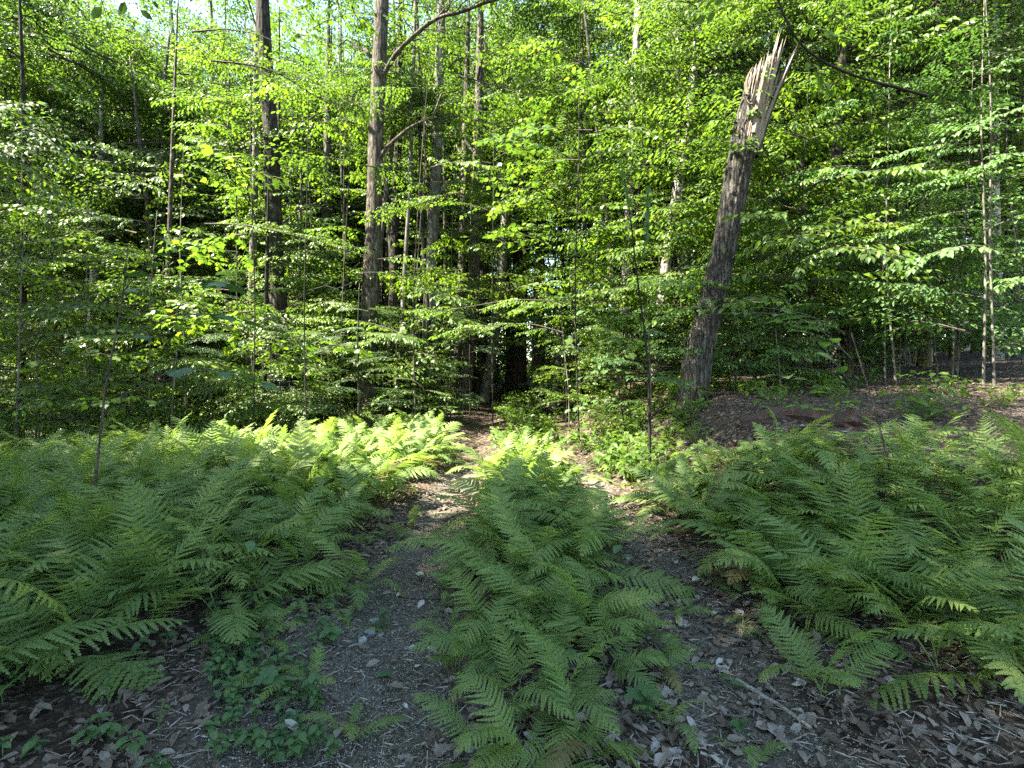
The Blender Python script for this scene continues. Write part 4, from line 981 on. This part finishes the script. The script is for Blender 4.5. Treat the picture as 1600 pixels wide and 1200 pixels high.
# ferns that stand out
HF = [
 (880, 1130, 0.50, 6, 'near fern at the bottom centre, fronds fanned over dead leaves'),
 (820, 1196, 0.42, 7, 'bright fern cut by the bottom edge left of the centre'),
 (800, 1105, 0.48, 5, 'fern whose long frond points left over the bare soil, bottom centre'),
 (900, 1000, 0.52, 7, 'bright fern in front of the middle clump, fronds spread to the right'),
 (925, 960, 0.50, 6, 'upright fern with one ladder-like frond, front right of the middle clump'),
 (820, 985, 0.50, 7, 'fern at the front left of the middle clump, overhanging the wheel track'),
 (705, 1030, 0.34, 4, 'small fern at the edge of the left wheel track, right side'),
 (530, 1160, 0.25, 4, 'little upright fern alone on the bare soil, bottom left'),
 (545, 985, 0.22, 4, 'small fern beside the pale lichen stone'),
 (475, 1075, 0.28, 4, 'small fern among the herbs at lower left'),
 (385, 985, 0.30, 5, 'short fern at the left edge above the herbs'),
 (860, 1060, 0.46, 7, 'fern behind the near bottom centre fern, leaning right'),
 (940, 1055, 0.42, 6, 'fern right of the bottom centre one, fronds low over litter'),
 (770, 1040, 0.44, 6, 'fern left of the bottom centre, half over the track edge'),
 (760, 1185, 0.34, 5, 'small bright fern at the bottom edge, left of centre'),
 (905, 1190, 0.40, 6, 'bright fern at the bottom edge just right of centre'),
 (860, 930, 0.52, 7, 'tall fern at the front face of the middle clump'),
 (420, 1010, 0.30, 5, 'shaded fern above the lower left herbs'),
 (1210, 960, 0.55, 7, 'big fern overhanging the right wheel track at the right edge'),
 (1040, 1045, 0.26, 5, 'small fern on the dirt right of the centre ferns'),
 (1040, 1140, 0.28, 4, 'small fern at the bottom, right of the centre'),
 (1165, 1195, 0.22, 3, 'tiny fern tip at the bottom edge on the right wheel track'),
 (1290, 1090, 0.50, 6, 'fern leaning in from the right edge near the sticks'),
 (555, 930, 0.50, 6, 'fern with a ladder-like frond at the front of the left bed'),
 (1075, 960, 0.22, 4, 'small fern in the right wheel track below the big right fern'),
]
for (px, py, s, nf, lb) in HF:
    p = ground_at(px, py); fern(lb, p[0], p[1], s * 1.12, nf)
pts = []
def scatter(n, xr, yr, sep, ok):
    out = []; tr = 0
    while len(out) < n and tr < n * 60:
        tr += 1; x = R.uniform(*xr); y = R.uniform(*yr)
        if not ok(x, y): continue
        if any((x - a) ** 2 + (y - b_) ** 2 < sep * sep for a, b_ in out): continue
        out.append((x, y))
    return out
left = scatter(360, (-9, -1.25), (2.2, 11.2), 0.26, lambda x, y: x < -1.52 + 0.10 * math.sin(y * 2.3) + 0.25 * min(1, max(0, (y - 6.3) / 2)) and y > (3.15 + max(0, (x + 2.2)) * 0.7 if x > -2.4 else 2.0) and y < 11.0 - 0.42 * max(0, -x - 1.2) + 0.5 * math.sin(x * 2) and x > -0.98 * y - 1.0)
mid = scatter(66, (-0.3, 0.75), (3.05, 8.4), 0.20, lambda x, y: abs(x - 0.22) < 0.36 + 0.08 * math.sin(y * 3) - 0.05 * max(0, y - 6))
right = scatter(130, (1.55, 7.5), (2.5, 8.8), 0.24, lambda x, y: x > 1.72 + 0.08 * max(0, 5 - y) + 0.12 * math.sin(y * 3) and y > 2.6 + 0.15 * math.sin(x * 4) and y < 6.5 - 0.8 * (x - 2) + 0.2 * math.sin(x * 5) + 0.25 * max(0, x - 3) and x < 0.98 * y + 0.8)
allf = [(x, y, 'L') for x, y in left] + [(x, y, 'M') for x, y in mid] + [(x, y, 'R') for x, y in right]
def inframe(x, y): return abs(x / y * F) < 470
allf.sort(key=lambda q: (0 if inframe(q[0], q[1]) else 1, q[1]))
LAB = {'L': ('fern in the broad bed left of the wheel tracks', 'ferns in the left bed'), 'M': ('fern in the clump growing between the two wheel tracks', 'ferns between the wheel tracks'), 'R': ('fern in the bed on the bank right of the wheel tracks', 'ferns on the right bank')}
SZ = {'L': 0.92, 'M': 0.80, 'R': 0.86}
bed = MB()
for i, (x, y, k) in enumerate(allf):
    size = SZ[k] * R.uniform(0.72, 1.15) * (0.8 if k == 'M' and y < 3.6 else 1)
    nf = R.randint(5, 7)
    if i < 258:
        lb, gp = LAB[k]
        if k == 'L': w = 'front edge' if y < 4.6 else ('middle' if y < 7.8 else 'sunlit back rim'); w2 = 'near the wheel track' if x > -2.4 else ('towards the left edge' if x > -4.2 else 'at the far left'); lb = 'fern at the %s of the left bed, %s' % (w, w2)
        elif k == 'M': w = 'front' if y < 4.4 else ('middle' if y < 6 else 'brighter back end'); w2 = 'leaning to the left track' if x < 0.12 else 'leaning to the right track'; lb = 'fern in the %s of the middle clump, %s' % (w, w2)
        else: w = 'near foot' if y < 4.2 else ('middle' if y < 6 else 'top'); w2 = 'beside the track' if x < 2.6 else 'towards the right edge'; lb = 'fern at the %s of the right bank bed, %s' % (w, w2)
        fern(lb, x, y, size, nf, gp)
    else:
        for q in range(nf):
            bed.merge(R.choice(FR_F), rot3(q * 6.283 / nf + R.uniform(-.4, .4), R.gauss(0, .15), R.gauss(0, .14)) * size * R.uniform(.75, 1.15), (x, y, hz(x, y)))
for k in range(30):
    sd = k % 3; y = R.uniform(2.5, 5.6)
    x = (R.uniform(-1.5, -1.05), R.uniform(-0.5, -0.25), R.uniform(0.7, 0.95) if R.random() < .5 else R.uniform(1.35, 1.6))[sd]
    lb = ('small fern at the left border of the left wheel track', 'small fern at the right border of the left wheel track', 'small fern at the border of the right wheel track')[sd]
    fern(lb, x, y, R.uniform(0.16, 0.34), R.randint(3, 5), 'small ferns edging the wheel tracks')
o = obj('fern_bed', bed.mesh('fern_bed', M['fern']), kind='stuff'); tag(o, 'rest of the ferns running back and out to the sides of the wood', 'fern')

# ------------------------------------------------------------------ herbs and seedlings
def herb_leaf(tpl, mat):
    mb = MB(); V, t = TPL[tpl]; mb.add(V, t, None, 0, 0.5); return mb.mesh('leaf', M[mat])
HL = [herb_leaf('ov', 'herb'), herb_leaf('ov', 'herb')]; ML = [herb_leaf('mp', 'maple')]
def herb(name, label, x, y, h, nl, ls, meshes, group=None, cat='plant'):
    z = hz(x, y); t = thing(name, label, cat, (x, y, z), R.uniform(0, 6.28), group)
    mb = MB(); tp = np.array([R.gauss(0, .15) * h, R.gauss(0, .15) * h, h]); tube(mb, [np.array([0, 0, -.01]), tp * [0.4, 0.4, 0.55], tp], [0.003, 0.0025, 0.0015], 4, 0); obj('stem', mb.mesh('stem', M['herb']), t)
    for k in range(nl):
        f = 0.45 + 0.55 * (k + 1) / nl; th = k * 2.4 + R.uniform(-.3, .3)
        obj('leaf', R.choice(meshes), t, tuple(tp * f), (R.uniform(-.3, .3), R.uniform(-0.15, 0.45), th), ls * R.uniform(0.7, 1.15))
for k in range(120):
    px = 330 + 190 * R.random() ** 1.4; py = R.uniform(950, 1198)
    p = ground_at(px, py); herb('woodland_herb', 'low blue-green herb in the patch at the lower left corner', p[0], p[1], R.uniform(0.03, 0.13), R.randint(5, 9), R.uniform(0.03, 0.06), HL, 'herbs at the lower left')
for (px, py, h, nl, ls, ms, lb) in [(512, 1005, 0.10, 6, 0.085, HL, 'round-leaved herb left of the pale lichen stone'), (435, 1085, 0.12, 5, 0.12, ML, 'lobed-leaved seedling beside the pale curled leaf at lower left'), (865, 1120, 0.16, 3, 0.10, ML, 'maple seedling with dark lobed leaves under the bottom centre ferns'),
                                    (1010, 1130, 0.15, 4, 0.12, ML, 'dark maple seedling at the bottom right of the centre ferns'), (1140, 1080, 0.05, 2, 0.10, HL, 'two-leaved lily sprout on the right wheel track'), (1155, 1140, 0.05, 4, 0.07, ML, 'bright star-shaped seedling by the sticks'),
                                    (600, 975, 0.10, 4, 0.06, ML, 'thin seedling behind the pale lichen stone'), (905, 870, 0.30, 5, 0.13, HL, 'broad grey-green leafed plant at the right of the middle ferns'), (1185, 760, 0.6, 2, 0.13, HL, 'round bluish leaf standing above the right ferns'),
                                    (360, 960, 0.45, 9, 0.09, HL, 'tall leafy herb at the left edge by the ferns'), (975, 905, 0.28, 4, 0.11, HL, 'plant with smooth leaves on the right track edge'), (940, 720, 0.3, 4, 0.11, ML, 'pale lone seedling on the right track beyond the middle ferns'),
                                    (880, 1060, 0.2, 3, 0.1, HL, 'heart-shaped leaves beneath the centre ferns'), (600, 1060, 0.03, 3, 0.06, ML, 'tiny seedling in the middle of the left wheel track')]:
    p = ground_at(px, py); herb('seedling', lb, p[0], p[1], h, nl, ls, ms)
for k in range(40):
    y = R.uniform(1.9, 3.6); x = -R.uniform(0.62, 1.0) * y
    herb('woodland_herb', 'low blue-green herb in the open litter left of the fern front', x, y, R.uniform(0.04, 0.16), R.randint(5, 8), R.uniform(0.035, 0.07), HL, 'herbs at the far left')
# yellow-green seedlings over the far sunlit track
def seed_mesh(seed):
    g = np.random.default_rng(seed); mb = MB(); k = 26
    P = np.stack([g.normal(0, .13, k), g.normal(0, .13, k), g.uniform(.05, .26, k)], -1); th = g.uniform(0, 6.28, k)
    add_leaves(mb, 'b4', P, np.stack([np.cos(th), np.sin(th), -g.uniform(0, .5, k)], -1), np.array([0, 0, 1]) + .3 * g.standard_normal((k, 3)), g.uniform(.07, .13, k), 0, g.random(k))
    for p in P:
        mb.add([[0.004, 0, -0.01], [-0.004, 0, -0.01], p + [0, 0.004, 0], p - [0, 0.004, 0]], [[0, 1, 2], [1, 3, 2]], None, 0, 0.3)
    return mb.mesh('seedling', M['leaf'])
SD = [seed_mesh(70 + i) for i in range(6)]
k = 0
while k < 230:
    y = R.uniform(9.5, 27); x = R.uniform(-0.9, 2.4) + (0.0 if R.random() < .6 else R.uniform(-.3, 1.8)) + 0.02 * y
    dens = 1.0 if -0.3 < x < 0.9 or x > 1.5 else 0.3
    if R.random() > dens: continue
    o = obj('seedling', R.choice(SD), None, (x, y, hz(x, y)), (0, 0, R.uniform(0, 6.28)), R.uniform(0.8, 1.6)); k += 1
    tag(o, 'low yellow-green seedling on the far sunlit stretch of the track', 'plant', 'seedlings on the far track')
for k in range(70):
    px = R.uniform(860, 1100); y = R.uniform(7, 11); x = (px - 800) / F * y
    if 0.8 < x < 1.35: continue
    o = obj('seedling', R.choice(SD), None, (x, y, hz(x, y)), (0, 0, R.uniform(0, 6.28)), R.uniform(0.9, 1.7))
    tag(o, 'leafy seedling at the foot of the right bank below the snag', 'plant', 'seedlings below the snag')

for k in range(34):
    x = R.uniform(2.6, 7.0); y = R.uniform(6.4, 11.5)
    o = obj('seedling', R.choice(SD), None, (x, y, hz(x, y)), (0, 0, R.uniform(0, 6.28)), R.uniform(0.7, 1.4)); tag(o, 'shaded seedling on the leaf-strewn slope right of the snag', 'plant', 'seedlings on the right slope')
# ------------------------------------------------------------------ litter
def dead_mesh(kind, seed):
    g = np.random.default_rng(seed); V, t = TPL[kind]; V = V.copy()
    c1, c2 = g.uniform(-0.5, 0.5), g.uniform(-0.3, 0.8)
    V[:, 2] += c1 * (V[:, 0] - 0.5) ** 2 + c2 * V[:, 1] ** 2 + 0.06 * g.standard_normal(len(V))
    V[:, 2] -= V[:, 2].min(); V[:, 0] -= 0.5
    mb = MB(); mb.add(V, t, None, 0, g.random()); return mb
DT = [dead_mesh(k, 90 + i) for i, k in enumerate(['b8', 'mp', 'ov', 'b8', 'mp', 'ov', 'b8', 'mp'])]
DM = [d.mesh('fallen_leaf', M['dead']) for d in DT]
def zone(px, py):
    if py > 880 and px < 700: return 'brown dead leaf lying along the left wheel track'
    if px > 1010: return 'brown dead leaf lying on the right wheel track'
    return 'dead leaf lying under the ferns between the wheel tracks'
cnt = 0
while cnt < 290:
    px = R.uniform(352, 1250); py = R.uniform(860, 1198); p = ground_at(px, py)
    onrut = abs(p[0] + 0.75) < 0.3
    if (onrut or px < 620) and R.random() < 0.85: continue
    o = obj('fallen_leaf', R.choice(DM), None, (p[0], p[1], hz(p[0], p[1]) + 0.004), (R.gauss(0, .25), R.gauss(0, .25), R.uniform(0, 6.28)), R.uniform(0.035, 0.085)); cnt += 1
    lb = zone(px, py); tag(o, lb, 'dead leaf', lb.replace('brown dead leaf lying', 'dead leaves').replace('dead leaf lying', 'dead leaves'))
def litter():
    mb = MB()
    g = NR
    for q in range(13000):
        if q < 7800: x = g.uniform(-2.2, 3.0); y = g.uniform(1.5, 7)
        elif q < 9800: x = g.uniform(-1.6, 3.2); y = g.uniform(7, 24)
        else: x = g.uniform(2, 8); y = g.uniform(5, 14)
        if abs(x + 0.75) < (0.5 if y < 3.2 else 0.3) and y < 5.5 and g.random() < 0.88: continue
        V, t = TPL['b4']; s = g.uniform(.025, .085); a = g.uniform(0, 6.28); V = V.copy(); V[:, 2] += g.uniform(-.4, .7) * V[:, 1] ** 2 + g.uniform(-.4, .5) * (V[:, 0] - .5) ** 2
        Rm = rot3(a, g.normal(0, .2), g.normal(0, .2))
        mb.add((V @ Rm.T) * s + [x, y, hz(x, y) + 0.012 + 0.01 * g.random()], t, None, 0, g.random())
    o = obj('leaf_litter', mb.mesh('leaf_litter', M['dead']), kind='stuff'); tag(o, 'scattered brown and grey leaf litter over the floor of the wood', 'leaf litter')
    # grit on the bare tracks
    mb = MB(); k = 30000
    Vb = np.array([[1, 0, 0], [-1, 0, 0], [0, 1, 0], [0, -1, 0], [0, 0, .7], [0, 0, -.7]], float); Tb = np.array([[0, 2, 4], [2, 1, 4], [1, 3, 4], [3, 0, 4], [2, 0, 5], [1, 2, 5], [3, 1, 5], [0, 3, 5]])
    lf = g.random(k) < 0.72
    x = np.where(lf, g.normal(-.72, .36, k), g.normal(1.15, .28, k)); y = 1.7 + 4.2 * g.random(k) ** 1.7
    s = 0.0016 + 0.0035 * g.random(k) ** 3; z = H(x, y) + 0.004
    V = Vb[None] * s[:, None, None] * g.uniform(.5, 1.5, (k, 6, 1)) + np.stack([x, y, z], -1)[:, None]
    mb.add(V.reshape(-1, 3), (Tb[None] + (np.arange(k) * 6)[:, None, None]).reshape(-1, 3), None, 0, np.repeat(g.random(k), 6))
    o = obj('grit', mb.mesh('grit', M['grit']), kind='stuff'); tag(o, 'pale sandy grit strewn over the bare soil of the wheel tracks', 'grit')
    # fine broken bits of litter and twig
    mb = MB(); k = 9000
    for q in range(k):
        x = g.uniform(-1.9, 2.6); y = 1.5 + 4.5 * g.random() ** 1.4; a = g.uniform(0, 3.14); L = g.uniform(.008, .05); w = g.uniform(.001, .0035); z = hz(x, y) + .008
        d = np.array([math.cos(a), math.sin(a), g.normal(0, .15)]); e = np.array([-math.sin(a), math.cos(a), 0]); p = np.array([x, y, z])
        mb.add([p - d * L - e * w, p + d * L - e * w * .5, p + d * L + e * w * .5, p - d * L + e * w, p + [0, 0, w * 1.5]], [[0, 1, 4], [1, 2, 4], [2, 3, 4], [3, 0, 4]], None, 0, g.random())
    o = obj('twig_litter', mb.mesh('twig_litter', M['dead']), kind='stuff'); tag(o, 'fine twig and leaf crumbs covering the track soil', 'twig litter')
litter()
# leaves and bits that stand out
for (px, py, s, m, tm, rz, lb) in [
    (1117, 962, 0.085, 'ov', 'dead_pale', 1.3, 'pale yellowish oval leaf lying on the right wheel track'), (1070, 980, 0.09, 'mp', 'dead_pale', 0.3, 'torn white leaf scrap on the right wheel track'),
    (440, 1058, 0.11, 'b8', 'dead_pale', 0.7, 'pinkish pale curled leaf at the lower left beside the herbs'), (1218, 1000, 0.05, 'b8', 'dead_pale', 0.9, 'small pale leaf standing at the right edge of the dirt'),
    (658, 906, 0.10, 'b8', 'dead_pale', -0.3, 'thin cream leaf across the left wheel track'), (664, 854, 0.10, 'b8', 'dead_pale', 0.1, 'cream leaf farther up the left wheel track'),
    (653, 1046, 0.035, 'ov', 'dead_pale', 0.4, 'tiny buff leaf on the bare left track'), (1090, 912, 0.11, 'b8', 'dead_pale', 0.6, 'narrow silvery leaf by the right bed of ferns'),
    (1080, 1022, 0.06, 'mp', 'dead_pale', 1.0, 'bluish white curled leaf on the right wheel track'), (998, 1078, 0.06, 'ov', 'dead_pale', 2.0, 'small silver leaf at the bottom, right of the centre ferns'), (1100, 1085, 0.07, 'ov', 'dead', 2.0, 'reddish broken leaf in a sun fleck on the right track'),
    (965, 1130, 0.11, 'mp', 'dead', 2.0, 'large brown lobed leaf at the bottom centre'), (840, 1135, 0.12, 'mp', 'dead', 1.4, 'large curled brown leaf among the bottom centre ferns')]:
    p = ground_at(px, py); d = dead_mesh(m, int(px)); o = obj('fallen_leaf', d.mesh('fallen_leaf', M[tm]), None, (p[0], p[1], p[2] + 0.012), (R.gauss(0, .15), R.gauss(0, .15), rz), s * 1.1); tag(o, lb, 'dead leaf')
def stick(label, a, b, r, mat='stick', name='fallen_stick'):
    A = ground_at(*a); B = ground_at(*b); t = np.linspace(0, 1, 10)[:, None]; P = A + (B - A) * t
    L = np.linalg.norm(B - A); P[:, :2] += (0.02 * L * NR.standard_normal((10, 2))).cumsum(0) * 0.35; P[:, 2] = H(P[:, 0], P[:, 1]) + r * 0.8
    base = P[0].copy(); mb = MB(); tube(mb, P - base, np.linspace(r, r * 0.55, 10), 8, 0, wob=0.08)
    o = obj(name, mb.mesh(name, M[mat], True), None, tuple(base)); tag(o, label, 'stick')
def log():
    A = np.array([2.95, 6.9, 0]); B = np.array([4.3, 6.5, 0]); P = np.linspace(A, B, 14); P[:, 2] = H(P[:, 0], P[:, 1]) + 0.015; b = P[0].copy()
    t = thing('fallen_log', 'rotten reddish log lying on the leaf-strewn right bank', 'log', tuple(b))
    mb = MB(); tube(mb, P - b, 0.12 + 0.03 * NR.standard_normal(14), 14, 0, wob=0.2); obj('trunk', mb.mesh('trunk', M['rotten'], False), t)
log()
stick('thick weathered grey stick slanting to the right edge at the bottom right', (1152, 1068), (1262, 1140), 0.014)
stick('shorter pale broken stick above the thick grey one', (1192, 1068), (1222, 1096), 0.011)
stick('thin dark twig lying across the left wheel track', (615, 932), (700, 937), 0.004, 'twig_black')
stick('thin curved rootlet on the dark soil at bottom right', (1120, 1110), (1160, 1180), 0.004, 'twig')
stick('pale stick at the bottom edge among the centre leaves', (955, 1150), (1000, 1198), 0.008)
stick('slim white stick low on the right wheel track', (1094, 1180), (1130, 1192), 0.007)
stick('thin twig lying under the right end of the thick stick', (1215, 1172), (1262, 1148), 0.005)
stick('dark twig half under the herbs at lower left', (400, 1112), (470, 1112), 0.006, 'twig_black')
stick('long fine twig slanting across the left track centre', (520, 1140), (680, 1020), 0.003, 'twig')
stick('fallen bleached log lying in the hollow behind the left ferns', (372, 690), (520, 668), 0.03)
stick('pale fallen stick at the foot of the right bank', (935, 600), (975, 597), 0.02)
# pale lichen stone with grass
def stone(label, px, py, s, mat, seed):
    g = np.random.default_rng(seed); p = ground_at(px, py); mb = MB(); nu, nv = 14, 8; V = []
    for i in range(nv + 1):
        for j in range(nu):
            a = j / nu * 6.283; e = -1.57 + 3.1416 * i / nv; r = 1 + 0.16 * math.sin(3 * a + 1) * math.cos(e) + 0.10 * g.standard_normal()
            V.append([s * r * math.cos(e) * math.cos(a) * 1.2, s * r * math.cos(e) * math.sin(a), s * 0.7 * r * math.sin(e)])
    q = [[i * nu + j, i * nu + (j + 1) % nu, (i + 1) * nu + (j + 1) % nu, (i + 1) * nu + j] for i in range(nv) for j in range(nu)]
    mb.add(V, None, q, 0, 0.6); o = obj('stone', mb.mesh('stone', M[mat]), None, (p[0], p[1], p[2] + s * 0.15), (0, 0, g.uniform(0, 6))); tag(o, label, 'stone')
stone('pale lichen-crusted stone at the edge of the left wheel track', 578, 990, 0.034, 'lichen', 1)
stone('smaller lichen-crusted stone touching the pale one', 566, 1002, 0.026, 'lichen', 2)
stone('third lichen-crusted stone behind the pale one', 584, 972, 0.028, 'lichen', 12)
stone('tiny lichen-crusted stone right of the pale one', 594, 994, 0.018, 'lichen', 13)
stone('small grey stone on the bare left track', 646, 1013, 0.022, 'lichen', 3)
stone('flat blue-grey stone by the dark twig at lower left', 452, 1118, 0.03, 'lichen', 4)
stone('pale stone near the sticks at bottom right', 1190, 1092, 0.022, 'lichen', 5)
def grass(label, px, py, n, L):
    p = ground_at(px, py); mb = MB()
    for k in range(n):
        a = R.uniform(0, 6.28); l = L * R.uniform(.5, 1.2); o_ = np.array([R.gauss(0, .03), R.gauss(0, .03), 0]); s = np.linspace(0, 1, 5); d = np.array([math.cos(a), math.sin(a), 0]); e = np.array([-math.sin(a), math.cos(a), 0]); bd = R.uniform(.4, 1.1)
        C = o_ + d * (l * bd * s[:, None] ** 1.5 * .8) + np.array([0, 0, 1]) * (l * (s - .45 * bd * s ** 2.4))[:, None]; w = .0025 * (1 - s) + .0004
        V = np.concatenate([C - e * w[:, None], C + e * w[:, None]]); mb.add(V, None, [[i, i + 5, i + 6, i + 1] for i in range(4)], 0, R.random())
    o = obj('grass_tuft', mb.mesh('grass_tuft', M['herb']), None, tuple(p)); tag(o, label, 'grass tuft')
grass('thin grass tuft around the pale lichen stone', 592, 985, 26, .16)
grass('grass blades at the bottom left edge of the track', 465, 1190, 14, .22)
grass('sparse grass on the dirt under the right ferns', 1120, 920, 20, .18)
grass('fine grass tuft at the right edge above the sticks', 1170, 1000, 18, .18)

# ------------------------------------------------------------------ let the sun through: take away the branches that stand in its way
def open_gaps():
    bpy.context.view_layer.update()
    dg = bpy.context.evaluated_depsgraph_get(); sv = Vector(SUN); gone = set(); rg = random.Random(3)
    for p, r in LIT:
        for _ in range(int(14 + 20 * r)):
            if r > 0.7 and rg.random() < 0.62: continue
            q = Vector(p) + Vector([rg.uniform(-1, 1) * r for _ in range(3)]) * 0.85; o = q + sv * 0.02; trav = 0
            for it in range(26):
                hit, loc, nor, idx, ob, mt = S.ray_cast(dg, o, sv)
                if not hit: break
                trav += (loc - o).length; dist = (loc - Vector(p)).length
                ob = ob.original
                if ob.name.startswith(('leafy_branch', 'crown')) and dist > r * 1.05: gone.add(ob)
                o = loc + sv * 0.02
    for ob in gone: bpy.data.objects.remove(ob)
    return len(gone)
print('GAPS', open_gaps())
